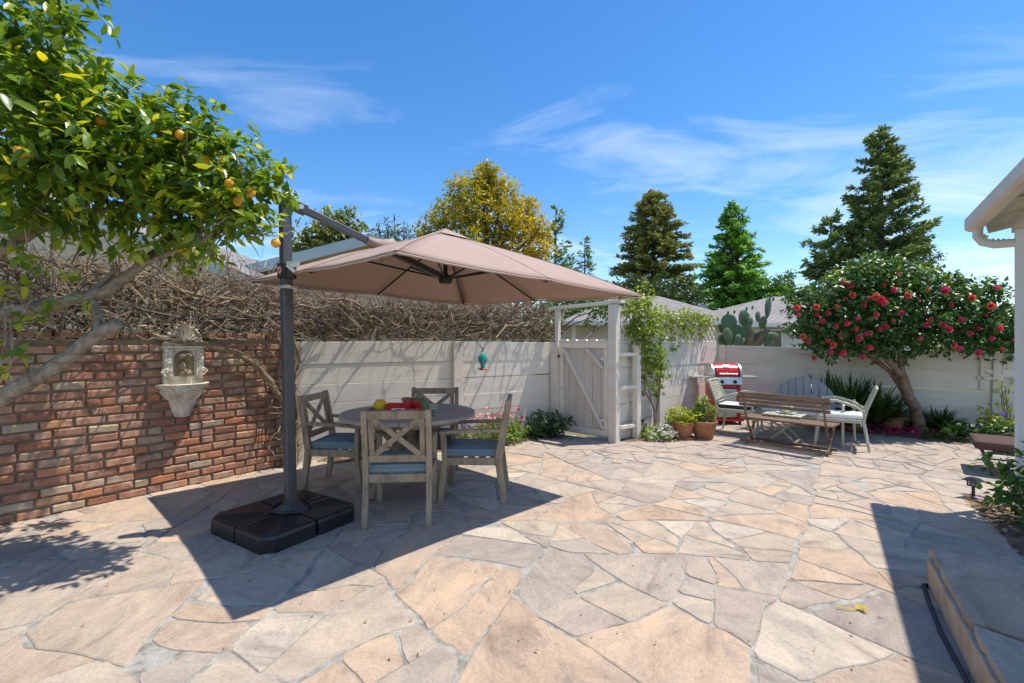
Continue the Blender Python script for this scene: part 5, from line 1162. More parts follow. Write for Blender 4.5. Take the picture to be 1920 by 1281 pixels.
def sage_chair(label, cush):
    t = thing('patio_armchair', label, 'chair'); W = .24
    for s in (-1, 1):
        m = MB(); m.tube([(s * W, -.30, 0), (s * W, -.235, .38), (s * W, -.27, .55), (s * W, -.37, .82)], [.016, .018, .018, .016], 8); m.build('rear_leg', 'sage_metal', t, True)
        m = MB(); m.tube([(s * W, .30, 0), (s * W, .265, .38), (s * W, .27, .585), (s * W, .225, .645), (s * W, .05, .65), (s * W, -.15, .585), (s * W, -.265, .505)], [.016, .018, .018, .018, .02, .018, .016], 8); m.build('arm_and_front_leg', 'sage_metal', t, True)
        m = MB(); m.box((s * W, 0, .385), (.025, .52, .045)); m.build('side_rail', 'sage_metal', t, bevel=.004)
    for y in (-.24, .255): m = MB(); m.box((0, y, .385), (2 * W, .025, .045)); m.build('seat_rail', 'sage_metal', t, bevel=.004)
    m = MB()
    for k in range(14): u = k / 13; m.box((0, -.262 - .105 * u, .50 + .30 * u), (2 * W - .03, .007, .017), Matrix.Rotation(.33, 3, 'X'))
    m.build('back_slats', 'sage_metal', t)
    m = MB(); m.tube([(-W, -.37, .82), (-W * .6, -.38, .835), (W * .6, -.38, .835), (W, -.37, .82)], .017, 8); m.build('top_rail', 'sage_metal', t, True)
    m = MB(); m.box((0, .01, .437), (.44, .48, .05)); o = m.build('seat_cushion', cush, t, bevel=.018)
    if cush == 'black_cloth': m = MB(); m.box((0, .01, .468), (.43, .47, .012)); m.build('cushion_top', 'white_cloth', o, bevel=.005)
    else:
        for k in range(4): m = MB(); m.box((-.165 + k * .11, .01, .465), (.085, .47, .008)); m.build('cushion_stripe', 'white_cloth', o, bevel=.003)
    return t
cr_ = sage_chair('sage metal armchair right of the brown bench seen from the side', 'white_cloth'); f = V(-.8, .6, 0); p_ = V(4.66, 6.01, 0) + V(.6, .8, 0) * .24 + f * .28; put(cr_, p_.x, p_.y, f)
m = MB(); m.tube([(-.245, -.20, .40), (-.265, -.22, .33), (-.27, -.25, .36), (-.262, -.27, .30), (-.262, -.275, .12)], .006, 6); m.build('cushion_tie', 'white_cloth', cr_, True)
cl_ = sage_chair('sage metal armchair in front of the red barbecue', 'black_cloth'); f = V(.75, -.66, 0); p_ = V(3.19, 7.23, 0) + V(.66, .75, 0) * .24 + f * .28; put(cl_, p_.x, p_.y, f)

ls = thing('garden_loveseat', 'low loveseat with arched slatted back behind the folding table', 'bench', V(3.84, 7.17, 0), math.atan2(-.78, .62))
LW = 1.12
for x in (0.0, LW):
    m = MB(); m.tube([(x, .0, 0), (x, .0, .40), (x, .02, .56), (x, .10, .60), (x, .35, .56), (x, .47, .50)], .018, 8); m.build('arm_and_front_leg', 'sage_metal', ls, True)
    m = MB(); m.tube([(x, .52, 0), (x, .47, .40), (x, .50, .62)], .018, 8); m.build('rear_leg', 'sage_metal', ls, True)
for y in (.01, .46): m = MB(); m.box((LW / 2, y, .36), (LW, .03, .05)); m.build('seat_rail', 'sage_metal', ls, bevel=.004)
m = MB(); m.box((LW / 2, .235, .405), (LW - .06, .46, .075)); m.build('seat_cushion', 'white_cloth', ls, bevel=.028)
aw = .42; cxm = .47; nsl = 8
for k in range(nsl):
    x0 = -aw + 2 * aw * k / nsl + .006; x1 = -aw + 2 * aw * (k + 1) / nsl - .006
    top = lambda x: .50 + .40 * math.sqrt(max(0, 1 - (x / (aw + .01)) ** 2))
    xs_ = np.linspace(x0, x1, 4); poly = [(x0, .44), (x1, .44)] + [(x, top(x)) for x in xs_[::-1]]
    m = MB(); m.prism([(x + cxm, z) for x, z in poly], -.01, .01, Matrix.Translation((0, .50, 0)) @ Matrix.Rotation(PI / 2, 4, 'X')); o = m.build('back_slat', 'shaded_slat', ls)
m = MB(); m.box((cxm, .515, .50), (2 * aw + .2, .02, .05)); m.build('back_rail', 'shaded_slat', ls)

# ------------------------------------------------------------------ barbecue
bq = thing('gas_barbecue', 'red and silver gas barbecue in the fence corner', 'barbecue', (3.77, 8.02, 0), -.06)
W, Dp = .44, .46
m = MB(); m.box((0, Dp / 2, .085), (W + .10, Dp + .08, .05)); m.build('bottom_shelf', 'bbq_red', bq, bevel=.01)
for s in (-1, 1): m = MB(); m.box((s * (W / 2 - .01), Dp / 2, .40), (.022, Dp, .60)); sp_ = m.build('side_panel', 'bbq_red', bq, bevel=.005)
m = MB(); m.box((0, Dp - .01, .40), (W - .05, .02, .60)); m.build('rear_panel', 'bbq_red', bq)
for s in (-1, 1): m = MB(); m.box((s * (W / 2 - .03), .012, .40), (.06, .02, .60)); m.build('front_stile', 'bbq_red', bq, bevel=.004)
m = MB(); m.box((0, .012, .665), (W, .02, .07)); m.build('front_rail', 'bbq_red', bq, bevel=.004)
m = MB(); m.box((0, .010, .37), (W - .125, .018, .50)); dr = m.build('door', 'steel', bq, bevel=.006)
m = MB(); m.tube([(-.09, -.02, .57), (.09, -.02, .57)], .009, 8); m.tube([(-.08, -.02, .57), (-.08, .005, .57)], .006, 6); m.tube([(.08, -.02, .57), (.08, .005, .57)], .006, 6); m.build('door_handle', 'steel', dr, True)
m = MB()
for r in range(3):
    for c in range(3): m.box((-W / 2 - .0015, .09 + c * .085, .60 + r * .028), (.004, .05 if (r + c) % 2 else .035, .010))
m.build('vent_slots', 'paper_white', bq)
m = MB(); m.box((0, Dp / 2, .765), (W + .03, Dp + .02, .13)); m.build('firebox', 'steel', bq, bevel=.01)
m = MB(); m.box((0, -.022, .752), (W + .035, .035, .115), Matrix.Rotation(-.25, 3, 'X')); pn = m.build('control_panel', 'steel', bq, bevel=.006)
for s in (-1, 1): m = MB(); m.tube([(s * .11, -.04, .752), (s * .11, -.075, .745)], [.030, .024], 14); m.box((s * .11, -.078, .745), (.008, .01, .044)); m.build('knob', 'dark_metal', pn, True)
lid = [(.0, .0)]; prof = [(-.0, .83), (-.012, .90), (.03, .985), (.11, 1.045), (.22, 1.062), (.33, 1.045), (.43, .98), (.46, .90), (.46, .83)]
Ml = Matrix(((0, 0, 1, 0), (1, 0, 0, 0), (0, 1, 0, 0), (0, 0, 0, 1)))
m = MB(); m.prism(prof, -(W / 2 - .03), W / 2 - .03, Ml); ld = m.build('lid', 'bbq_red', bq, True, bevel=.004)
for s in (-1, 1): m = MB(); m.prism([(y * 1.03 - .006, (z - .83) * 1.04 + .828) for y, z in prof], s * (W / 2 + .012) - .02, s * (W / 2 + .012) + .02, Ml); m.build('lid_end', 'steel', ld, True, bevel=.006)
m = MB(); m.tube([(-.15, -.05, .885), (.15, -.05, .885)], .012, 10); m.tube([(-.15, -.05, .885), (-.15, .0, .885)], .009, 8); m.tube([(.15, -.05, .885), (.15, .0, .885)], .009, 8); m.build('lid_handle', 'steel', ld, True)
m = MB(); m.box((0, .055, 1.017), (.11, .06, .012), Matrix.Rotation(.62, 3, 'X')); m.build('badge', 'steel', ld, bevel=.005)
m = MB(); m.box((-W / 2 - .20, Dp / 2 - .02, .825), (.37, .40, .03)); m.build('side_shelf', 'steel', bq, bevel=.008)
m = MB(); m.box((W / 2 + .17, Dp / 2 - .02, .825), (.30, .40, .03)); m.build('side_shelf', 'steel', bq, bevel=.008)
for x in (-W / 2, W / 2):
    for y in (.03, Dp - .03): m = MB(); m.tube([(x - .012, y, .032), (x + .012, y, .032)], .032, 14); m.box((x, y, .055), (.02, .03, .03)); m.build('caster', 'black_rubber', bq, True)

# ------------------------------------------------------------------ pots and small plants by the lattice
def pot(label, loc, r, h, saucer=False):
    t = thing('terracotta_pot', label, 'pot', loc); z0 = .0
    if saucer: m = MB(); m.lathe([(.0, .0), (r * .95, .0), (r * 1.08, .035), (r * 1.02, .035), (r * .9, .012), (.0, .012)], 28); m.build('saucer', 'terracotta', t, True); z0 = .013
    m = MB(); m.lathe([(.0, z0), (r * .68, z0), (r * .93, z0 + h * .76), (r * 1.0, z0 + h * .77), (r * 1.03, z0 + h * .98), (r * 1.0, z0 + h), (r * .92, z0 + h), (r * .90, z0 + h * .86), (.0, z0 + h * .86)], 32); m.build('pot', 'terracotta', t, True)
    m = MB(); m.lathe([(.0, z0 + h * .89), (r * .9, z0 + h * .87)], 24); m.build('soil', 'soil', t)
    return t, z0 + h * .87
def plant(name, label, cat, base, clumps, mat, leaf, per=6, style='leaf', droop=.1, asp=.5, up=.35, stem=True, twig=None, curl=.12):
    t = thing(name, label, cat, base); b = V(*base)
    Pn, D, N, F = twig_leaves([(b.x + c[0], b.y + c[1], b.z + c[2], c[3], c[4], c[5], c[6]) for c in clumps], per, twig or leaf * 1.6, up, droop, .55); Pn[:, 2] = np.maximum(Pn[:, 2], b.z + .01); n = len(Pn); L = rng.uniform(.7, 1.3, n) * leaf
    leaf_mesh('foliage', mat, t, Pn, D, N, L, L * asp, np.clip(rng.beta(2, 2, n) + rng.normal(0, .05, n), 0, 1), style, curl, off=b)
    if stem:
        m = MB()
        for c in clumps:
            for k in range(5): e = V(c[0], c[1], c[2]) + Vector(rdir(1)[0]) * c[3] * .7; e.z = max(e.z, .02); m.tube([(rnd.gauss(0, .015), rnd.gauss(0, .015), 0), e * .5 + V(0, 0, .02), e], [.006, .0045, .003], 5, False)
        tag(m.build('stems', 'bark_camellia', t, True), kind='stuff')
    return t
p1_ = G(1280, 822); pot('terracotta pot on a saucer holding the yellow green plant', p1_, .165, .245, True)
plant('potted_plant', 'mounded yellow green plant in the left terracotta pot', 'plant', (p1_.x, p1_.y, .23), [(-.06, 0, .12, .20, .17, .10, 60), (.10, .03, .10, .15, .15, .09, 40), (-.02, -.08, .05, .16, .10, .06, 30)], 'leaf_lime', .042, 6)
p2_ = G(1320, 822); pot('wide terracotta pot with upright shrub right of the saucer pot', p2_, .185, .265)
plant('potted_plant', 'upright green shrub in the wide terracotta pot', 'plant', (p2_.x, p2_.y, .235), [(-.05, .02, .16, .08, .08, .16, 40), (.0, .03, .26, .06, .06, .14, 34), (-.12, .02, .10, .06, .06, .10, 18), (.12, .0, .12, .045, .05, .11, 16)], 'leaf_bright', .045, 6, up=.9)
a_ = G(1236, 826); plant('white_alyssum', 'low mound of white flowers spilling beside the trellis post', 'flowers', a_, [(-.08, .10, .10, .20, .16, .10, 60), (.10, .06, .09, .16, .14, .09, 50), (-.16, .04, .05, .14, .12, .06, 30), (.02, -.04, .05, .18, .10, .05, 40)], 'leaf_hedge', .035, 6)
Pn, D, N, F = twig_leaves([(a_.x + .08, a_.y + .02, .13, .17, .13, .10, 90), (a_.x - .02, a_.y - .06, .07, .20, .10, .06, 60), (a_.x + .16, a_.y + .02, .06, .12, .10, .06, 30)], 4, .02, 1.0, 0, .25); Pn[:, 2] = np.maximum(Pn[:, 2], .015); n = len(Pn)
leaf_mesh('blossoms', 'petal_white', bpy.data.objects['white_alyssum'], Pn, rdir(n), rdir(n) * .4 + np.array([[0, -.3, 1]]), .020, .020, rng.random(n), 'quad', 0, off=a_)
g1 = G(1250, 805); plant('garden_shrub', 'leafy green shrub behind the white alyssum', 'shrub', g1, [(-.1, 0, .12, .18, .15, .12, 34), (.1, .1, .10, .15, .15, .10, 24)], 'leaf_green', .05, 6)
def path_light(label, loc, h, s=1.0, rz=0.0):
    t = thing('path_light', label, 'lamp', loc, rz); m = MB(); m.box((0, 0, h * .28), (.018 * s, .018 * s, h * .56)); m.build('stake', 'dark_metal', t)
    m = MB(); m.box((0, 0, h * .60), (.066 * s, .066 * s, .010)); m.build('tray', 'dark_metal', t)
    for sx in (-1, 1):
        for sy in (-1, 1): m = MB(); m.box((sx * .029 * s, sy * .029 * s, h * .72), (.008, .008, h * .24)); m.build('corner_bar', 'dark_metal', t)
    for a in range(4): m = MB(); M4 = Matrix.Rotation(a * PI / 2, 3, 'Z'); m.box(M4 @ V(0, -.029 * s, h * .72), (.004, .006, h * .22), M4); m.box(M4 @ V(0, -.029 * s, h * .72), (.055 * s, .005, .004), M4); m.build('window_bar', 'dark_metal', t)
    m = MB(); m.box((0, 0, h * .72), (.042 * s, .042 * s, h * .22)); m.build('lens', 'paper_white', t)
    m = MB(); m.add([(-.06 * s, -.06 * s, h * .85), (.06 * s, -.06 * s, h * .85), (.06 * s, .06 * s, h * .85), (-.06 * s, .06 * s, h * .85), (-.03 * s, -.03 * s, h), (.03 * s, -.03 * s, h), (.03 * s, .03 * s, h), (-.03 * s, .03 * s, h)], [(3, 2, 1, 0), (4, 5, 6, 7), (0, 1, 5, 4), (1, 2, 6, 5), (2, 3, 7, 6), (3, 0, 4, 7)]); m.build('cap', 'dark_metal', t); return t
path_light('small black lantern path light in the bed by the porch post', G(1825, 934), .19, 1.0, .3)
path_light('small black path light hidden beside the ladder trellis post', G(1208, 822) + V(.02, .12, 0), .26, 1.2)

# climbing vine on the lattice and fence right of the gate
def fpt(s, z, out=.06): return GB + BD * s + BN * out + V(0, 0, z)
iv = thing('climbing_vine', 'leafy green climber covering the lattice and fence right of the gate', 'vine', fpt(.95, 0, .16))
ib = fpt(.95, 0, .16); m = MB()
for pts in ([fpt(.95, 0, .16), fpt(.90, .4, .14), fpt(.78, .8, .10), fpt(.62, 1.2, .1), fpt(.5, 1.7, .08), fpt(.4, 2.0, .05)], [fpt(.95, .35, .15), fpt(1.1, .6, .12), fpt(1.2, 1.0, .1), fpt(1.15, 1.5, .1), fpt(1.5, 1.9, .08)], [fpt(.85, .5, .14), fpt(.7, .7, .1), fpt(.75, 1.1, .1)]): m.tube(pts, [.016, .014, .011, .009, .007, .005][:len(pts)], 6)
m.build('stem', 'bark_camellia', iv, True, off=ib)
ic = []
for s, z, r, n in ((.5, 1.95, .22, 50), (.7, 1.9, .26, 60), (.5, 1.6, .18, 34), (.6, 1.6, .22, 46), (.85, 1.65, .22, 46), (.6, 1.3, .18, 32), (.85, 1.3, .2, 36), (1.05, 1.25, .18, 28), (.8, 1.0, .17, 24), (1.05, .95, .17, 24), (1.2, 1.1, .15, 18), (.75, .75, .13, 12), (1.15, .7, .12, 10), (.6, 2.12, .2, 30), (1.3, .9, .1, 6)):
    q_ = fpt(s, z, .10); ic.append((q_.x, q_.y, q_.z, r, r, r, n * 1.5))
for k in range(11): s = 1.1 + k * .2; q_ = fpt(s, 1.83 + .05 * math.sin(k * 2.1), .05); ic.append((q_.x, q_.y, q_.z, .16, .13, .11, 24)); q_ = fpt(s, 1.62, .06); ic.append((q_.x, q_.y, q_.z, .16, .13, .16, 9 if k < 8 else 2))
q_ = fpt(1.75, 1.45, .06); ic.append((q_.x, q_.y, q_.z, .08, .08, .16, 10))
Pn, D, N, F = twig_leaves(ic, 6, .09, .2, .15, .5); n = len(Pn); L = rng.uniform(.035, .065, n)
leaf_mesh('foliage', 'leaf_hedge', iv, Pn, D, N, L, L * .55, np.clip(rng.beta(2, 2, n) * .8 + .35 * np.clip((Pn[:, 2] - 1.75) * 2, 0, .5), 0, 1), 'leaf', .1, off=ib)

# flowers along the fence by the gate
fl = FD * 2.62 + FN * .24 + F1A; fl = V(fl.x, fl.y, .01)
plant('flower_clump', 'clump of pink and purple columbine flowers along the cream fence', 'flowers', fl, [(-.35, -.14, .10, .22, .14, .10, 50), (-.1, -.02, .14, .2, .14, .13, 50), (.15, .06, .20, .2, .15, .18, 70), (.25, .10, .10, .18, .14, .10, 40), (.05, -.12, .06, .25, .10, .06, 40), (-.6, -.28, .08, .16, .12, .08, 28)], 'leaf_bright', .045, 6)
fob = bpy.data.objects['flower_clump']
for nm, mt_, lst in (('pink_blossom', 'petal_pink', [(-.15, -.02, .38, .20, .08, .13, 34), (.12, .05, .25, .08, .08, .18, 14), (-.02, .02, .30, .12, .08, .10, 14), (.18, .1, .42, .10, .08, .08, 6)]), ('purple_blossom', 'petal_purple', [(-.42, -.16, .36, .13, .08, .10, 18), (-.5, -.2, .24, .08, .06, .06, 5)]), ('crimson_blossom', 'petal_crimson', [(.22, .10, .50, .05, .04, .03, 3), (.34, .16, .34, .06, .05, .08, 4)]), ('yellow_blossom', 'petal_yellow', [(.55, .26, .34, .01, .01, .01, 1)])):
    Ps_, Ds_, Ns_ = [], [], []
    for c in lst:
        for k in range(int(c[6])):
            ctr = np.array([fl.x + c[0], fl.y + c[1], c[2]]) + rng.normal(size=3) * np.array(c[3:6]) * .55; ax_ = unit(rng.normal(size=(1, 3)) + np.array([[0, -.8, .4]]))[0]; u_ = np.cross(ax_, [0, 0, 1.0]); u_ /= np.linalg.norm(u_); w_ = np.cross(ax_, u_)
            for j in range(6): t_ = j * PI / 3; Ps_.append(ctr); Ds_.append(u_ * math.cos(t_) + w_ * math.sin(t_) + ax_ * .35); Ns_.append(ax_)
    n = len(Ps_); leaf_mesh(nm, mt_, fob, np.array(Ps_), np.array(Ds_), np.array(Ns_), .028, .022, rng.random(n), 'leaf', .1, off=fl)
m = MB()
for k in range(40): x, y = U(-.5, .35), 0; y = x * .45 + U(-.08, .08); m.tube([(x * .9, y * .9, 0), (x + U(-.02, .02), y, .2), (x + U(-.03, .03), y + U(-.03, .03), U(.28, .45))], .0025, 4, False)
m.tube([(.52, .24, 0), (.55, .26, .34)], .003, 4); tag(m.build('flower_stems', 'cactus', fob, True), kind='stuff')
dk = F1B - FD * .28 + FN * .22; plant('hellebore_plant', 'dark green leafy plant on the ground left of the gate', 'plant', V(dk.x, dk.y, .01), [(-.08, 0, .14, .18, .16, .12, 34), (.10, .02, .13, .16, .15, .12, 30), (.0, -.10, .07, .22, .12, .06, 26)], 'leaf_dark', .11, 6, droop=.3, asp=.36)
sm = F1A + FD * .95 + FN * .2; plant('low_groundcover', 'low green groundcover under the fence behind the left chair', 'plant', V(sm.x, sm.y, .01), [(-.15, -.02, .04, .2, .12, .05, 40), (.15, .04, .04, .2, .12, .05, 40)], 'leaf_green', .035, 6)

# hummingbird feeder hanging from a bent wire on the fence post
fd = P(905, 680, 6.42); fz = 1.05; fe = thing('bird_feeder', 'teal glass hummingbird feeder hanging in front of the cream fence', 'bird feeder', (fd.x, fd.y, fz))
m = MB(); m.lathe([(.0, .03), (.035, .032), (.028, .06), (.035, .085), (.062, .125), (.068, .155), (.055, .195), (.03, .22), (.018, .235), (.0, .235)], 24); m.build('bottle', 'teal_glass', fe, True)
m = MB(); m.lathe([(.0, .0), (.05, .0), (.062, .014), (.055, .024), (.03, .03), (.0, .03)], 24); m.build('red_base', 'bbq_red', fe, True)
for k in range(4): a = k * PI / 2 + .4; m = MB(); m.sphere((.058 * math.cos(a), .058 * math.sin(a), .018), .012, 8, 6); m.build('feeding_port', 'petal_yellow' if False else 'lemon_fruit', fe, True)
pp0 = F1A + FD * 2.08 + FN * .06; lx = V(pp0.x - fd.x, pp0.y - fd.y, 0)
m = MB(); m.tube([(0, 0, .232), (0, 0, .29)], .003, 6); m.sphere((0, 0, .262), .012, 8, 6); m.sphere((.004, 0, .30), .012, 8, 6); m.tube([(0, 0, .29), lx * .12 + V(0, 0, .35), lx * .35 + V(0, 0, .42), lx * .65 + V(0, 0, .43), lx * .9 + V(0, 0, .38), lx + V(0, 0, .25)], .004, 6); m.build('hanger_wire', 'dark_metal', fe, True)

# ------------------------------------------------------------------ prickly pear behind the back fence
cb = P(1405, 648, 9.75); cb = V(cb.x, cb.y, -.05); ca = thing('prickly_pear', 'large prickly pear cactus rising behind the back fence', 'cactus', cb)
m = MB(); m.tube([(0, 0, 0), (.02, 0, .7), (-.05, 0, 1.3), (.05, .0, 1.7)], [.13, .12, .11, .08], 10); m.tube([(0, 0, 1.2), (-.3, .05, 1.55), (-.55, .0, 1.65)], [.09, .08, .05], 8); m.tube([(0, 0, 1.3), (.25, 0, 1.6), (.42, 0, 1.8)], [.08, .07, .04], 8); m.build('trunk', 'cactus_trunk', ca, True)
def pad(px, py, w, h, rot, yaw=0, dY=0.0):
    q_ = P(px, py, 9.75 + dY) - cb; k = 9.75 / FPX; m = MB(); m.sphere((0, 0, 0), 1, 16, 10, (w * k / 2, .035, h * k / 2)); m.v = [(x * (1 - .22 * (-z) / (h * k / 2) * (1 if z < 0 else .2)), y, z) for x, y, z in m.v]; o = m.build('pad', 'cactus', ca, True); o.location = q_; o.rotation_euler = (0, rot, yaw)
for a in [(1440, 577, 18, 42, .18, .5), (1396, 598, 36, 28, 1.1, .3), (1367, 605, 28, 34, -.1, -.3), (1421, 594, 16, 22, 0, .6, .1), (1406, 603, 13, 18, .1, .2, -.1), (1436, 617, 13, 16, .3, .8), (1450, 630, 30, 14, .1, .4, -.1), (1478, 617, 34, 14, -.35, .3, -.15), (1366, 632, 36, 22, 1.2, .3, -.1), (1380, 622, 34, 24, .9, -.2), (1402, 622, 40, 26, 1.2, .2), (1355, 640, 26, 20, .8, .3), (1352, 615, 12, 20, -.2, .2, .2), (1329, 597, 9, 14, 0, .3, .3), (1425, 635, 20, 28, .2, -.6), (1443, 645, 16, 20, .5, .3, -.1), (1385, 642, 30, 20, 1.4, .1, -.1), (1430, 605, 14, 24, .25, -.4)]: pad(*a)
for px, py in ((1436, 556), (1446, 555), (1450, 561), (1377, 585), (1365, 587), (1411, 577), (1400, 579)): pad(px, py, 3.5, 8, .2)

# ------------------------------------------------------------------ camellia tree
cm = thing('camellia_tree', 'camellia tree covered in red and pink blossoms in front of the back fence', 'tree', V(6.50, 7.32, 0)); cmo = V(6.50, 7.32, 0)
TY = 7.3
limb([V(6.50, TY, -.03), P(1716, 765, TY), P(1700, 735, TY - .02), P(1693, 706, TY - .05)], .085, .066, 12).build('trunk', 'bark_camellia', cm, True, off=cmo)
for pts, a, b in (([P(1716, 772, TY), P(1694, 735, TY + .04), P(1672, 700, TY + .05), P(1640, 676, TY), P(1600, 650, TY - .1), P(1560, 610, TY - .2)], .05, .02), ([P(1693, 706, TY - .05), P(1668, 680, TY - .1), P(1645, 655, TY - .1), P(1610, 600, TY - .2)], .05, .02), ([P(1693, 708, TY - .05), P(1688, 680, TY), P(1685, 655, TY), P(1680, 580, TY)], .05, .02), ([P(1690, 690, TY), P(1700, 670, TY - .05), P(1730, 640, TY - .1), P(1790, 600, TY - .1)], .035, .015), ([P(1685, 655, TY), P(1740, 620, TY + .3), P(1830, 600, TY + .2)], .03, .012)): limb(pts, a, b, 8).build('limb', 'bark_camellia', cm, True, off=cmo)
cc = []
for px, py, r, n in ((1520, 590, 34, 60), (1530, 625, 30, 50), (1560, 560, 42, 80), (1560, 610, 42, 80), (1600, 530, 40, 80), (1640, 515, 36, 70), (1610, 585, 48, 90), (1660, 560, 48, 90), (1690, 525, 36, 66), (1730, 545, 40, 76), (1715, 600, 48, 90), (1770, 575, 42, 80), (1790, 545, 30, 50), (1770, 625, 40, 74), (1820, 600, 42, 76), (1850, 570, 30, 46), (1840, 635, 32, 56), (1880, 610, 34, 56), (1890, 645, 26, 40), (1650, 620, 44, 76), (1600, 640, 34, 54), (1700, 640, 36, 50), (1555, 655, 20, 24), (1640, 650, 26, 30), (1500, 560, 18, 22), (1860, 545, 20, 24), (1910, 600, 24, 30)):
    q_ = P(px, py, TY - .05); rr = r * TY / FPX; cc.append((q_.x, q_.y, q_.z, rr, rr * 1.0, rr, n * 1.4)); cc.append((q_.x * .97, q_.y - .55 * rr / .4 * .6, q_.z, rr * .9, rr * .7, rr * .9, n * .8)); cc.append((q_.x * 1.03, q_.y + .5, q_.z, rr * .9, rr * .9, rr * .9, n * .4))
Pn, D, N, F = twig_leaves(cc, 6, .11, .45, .12, .42); n = len(Pn); L = rng.uniform(.055, .09, n)
topness = np.clip((N[:, 2] - .55) * 1.2, 0, 1) * (F > .62); tint = np.clip(rng.beta(2, 2.4, n) * .68 + .55 * topness * (rng.random(n) < .7) * np.clip((Pn[:, 2] - 1.5) * 1.1, .1, 1), 0, 1)  # yellow on upward outer leaves: new growth plus sunlit highlights put into the tint
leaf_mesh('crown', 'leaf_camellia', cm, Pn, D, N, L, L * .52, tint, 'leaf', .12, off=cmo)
def flower_mesh(seed):
    r = np.random.default_rng(seed); Ps_, Ds_, Ns_ = [], [], []
    for ring, (nn, tilt, ln) in enumerate(((7, .25, 1.0), (5, .8, .8), (3, 1.6, .55))):
        for j in range(nn): t_ = 2 * PI * (j + .5 * ring) / nn + r.normal() * .1; Ps_.append((0, 0, .006 * ring)); Ds_.append((math.cos(t_), math.sin(t_), tilt)); Ns_.append((-math.cos(t_) * tilt, -math.sin(t_) * tilt, 1))
    n = len(Ps_); return leaf_mesh('blossom', 'petal_camellia', cm, np.array(Ps_), np.array(Ds_), np.array(Ns_), r.uniform(.048, .062, n), .055, np.clip(r.normal((.1, .4, .85)[seed], .12, n), 0, 1), 'leaf', -.25)
fm = [flower_mesh(i) for i in range(3)]; used_ = [False] * 3
spots = [(1580, 531), (1592, 535), (1597, 556), (1618, 570), (1625, 558), (1642, 558), (1650, 562), (1657, 567), (1700, 555), (1680, 513), (1676, 545), (1738, 543), (1770, 546), (1551, 588), (1529, 577), (1531, 590), (1542, 603), (1565, 576), (1564, 612), (1585, 605), (1601, 619), (1620, 626), (1608, 635), (1630, 625), (1657, 613), (1645, 617), (1673, 605), (1585, 561), (1640, 590), (1505, 632), (1514, 641), (1552, 640), (1560, 647), (1553, 660), (1577, 661), (1522, 672), (1612, 670), (1627, 651), (1857, 574), (1846, 590), (1777, 619), (1766, 611), (1815, 627), (1855, 635), (1787, 647), (1793, 655), (1833, 662), (1876, 655), (1834, 617), (1720, 636), (1780, 571), (1865, 541), (1800, 600), (1738, 600), (1690, 588), (1604, 596), (1575, 631), (1735, 610), (1530, 613), (1494, 578), (1495, 590), (1905, 640), (1870, 615), (1720, 563), (1655, 535), (1820, 560)]
Pc = np.array(Pn)
for i, (px, py) in enumerate(spots):
    # find the foremost leaf surface along this pixel ray
    d_ = np.array([(px - 960) / FPX, 1, -(py - 640.5) / FPX]); o_ = np.array([0, 0, EYE]); rel = Pc - o_; t_ = rel[:, 1]; dist = np.linalg.norm(rel - t_[:, None] * d_, axis=1); near = t_[dist < .10]; Yf = (np.percentile(near, 4) - .03) if len(near) > 3 else TY
    k = i % 3; src = fm[k]
    if not used_[k]: o = src; used_[k] = True
    else: o = src.copy(); col.objects.link(o); o.parent = cm
    o.location = P(px, py, float(Yf)) - cmo; sc_ = U(.65, 1.25); o.scale = (sc_,) * 3; o.rotation_euler = (PI / 2 + U(-.5, .4), U(-.4, .4), U(-.6, .6))
# fallen petals on the ground below
Pf = []
for k in range(420): px = rnd.gauss(1712, 46); q_ = G(px, 812 + rnd.gauss(0, 5) + (px - 1712) * .06); Pf.append((q_.x, q_.y, .03 + U(0, .03)))
n = len(Pf); tag(leaf_mesh('fallen_petals', 'petal_crimson', None, np.array(Pf), rdir(n) * np.array([[1, 1, .25]]), rdir(n) * .5 + np.array([[0, 0, 1]]), rng.uniform(.04, .065, n), .05, rng.random(n), 'leaf', -.1), 'fallen crimson petals scattered on the ground under the camellia', 'petals', kind='stuff')

# strap-leaved agapanthus and other plants in the back bed, some in pots
def strap(label, px, py, n, Ln, base_z=.02, pot_=False, spread=.55, Y=None):
    q_ = G(px, py) if Y is None else V((px - 960) / FPX * Y, Y, 0); t = thing('agapanthus_plant', label, 'plant', V(q_.x, q_.y, base_z)); th = rng.uniform(0, 2 * PI, n); n = int(n * 2.2); th = rng.uniform(0, 2 * PI, n); el = rng.uniform(.55, 1.5, n)
    D = np.stack([np.cos(th) * np.cos(el) * 1.3, np.sin(th) * np.cos(el) * 1.3, np.sin(el)], 1); Pn = np.stack([np.cos(th) * .04, np.sin(th) * .04, np.zeros(n)], 1) * rng.uniform(.2, 1.6, (n, 1)); N = np.stack([-np.cos(th) * .5, -np.sin(th) * .5, np.ones(n)], 1)
    leaf_mesh('strap_leaves', 'leaf_strap', t, Pn, D, N, rng.uniform(.6, 1.1, n) * Ln, .032, rng.random(n), 'blade', .13); return t
q_ = G(1600, 806); pot('terracotta pot of strap leaves behind the right armchair', q_, .17, .24)
strap('tall strap leaved plant rising behind the right armchair', 1600, 806, 60, .95, .2)
q_ = G(1690, 808); pot('terracotta pot at the foot of the camellia trunk', V(q_.x - .1, q_.y + .05, 0), .16, .24)
strap('strap leaved plant in the pot left of the camellia trunk', 1672, 808, 55, .55, .2)
strap('tall strap leaved plant between the armchair and the camellia trunk', 1640, 800, 60, 1.0, .1, Y=7.45)
strap('strap leaved plant right of the camellia trunk', 1762, 812, 60, .55)
strap('strap leaved plant crowding the camellia trunk base', 1722, 806, 36, .42)
strap('dark strap leaved plant beside the loveseat back', 1550, 798, 70, 1.25, .1, Y=7.6)
strap('arching strap leaved plant left of the armchair back', 1590, 800, 70, 1.15, .1, Y=7.4)
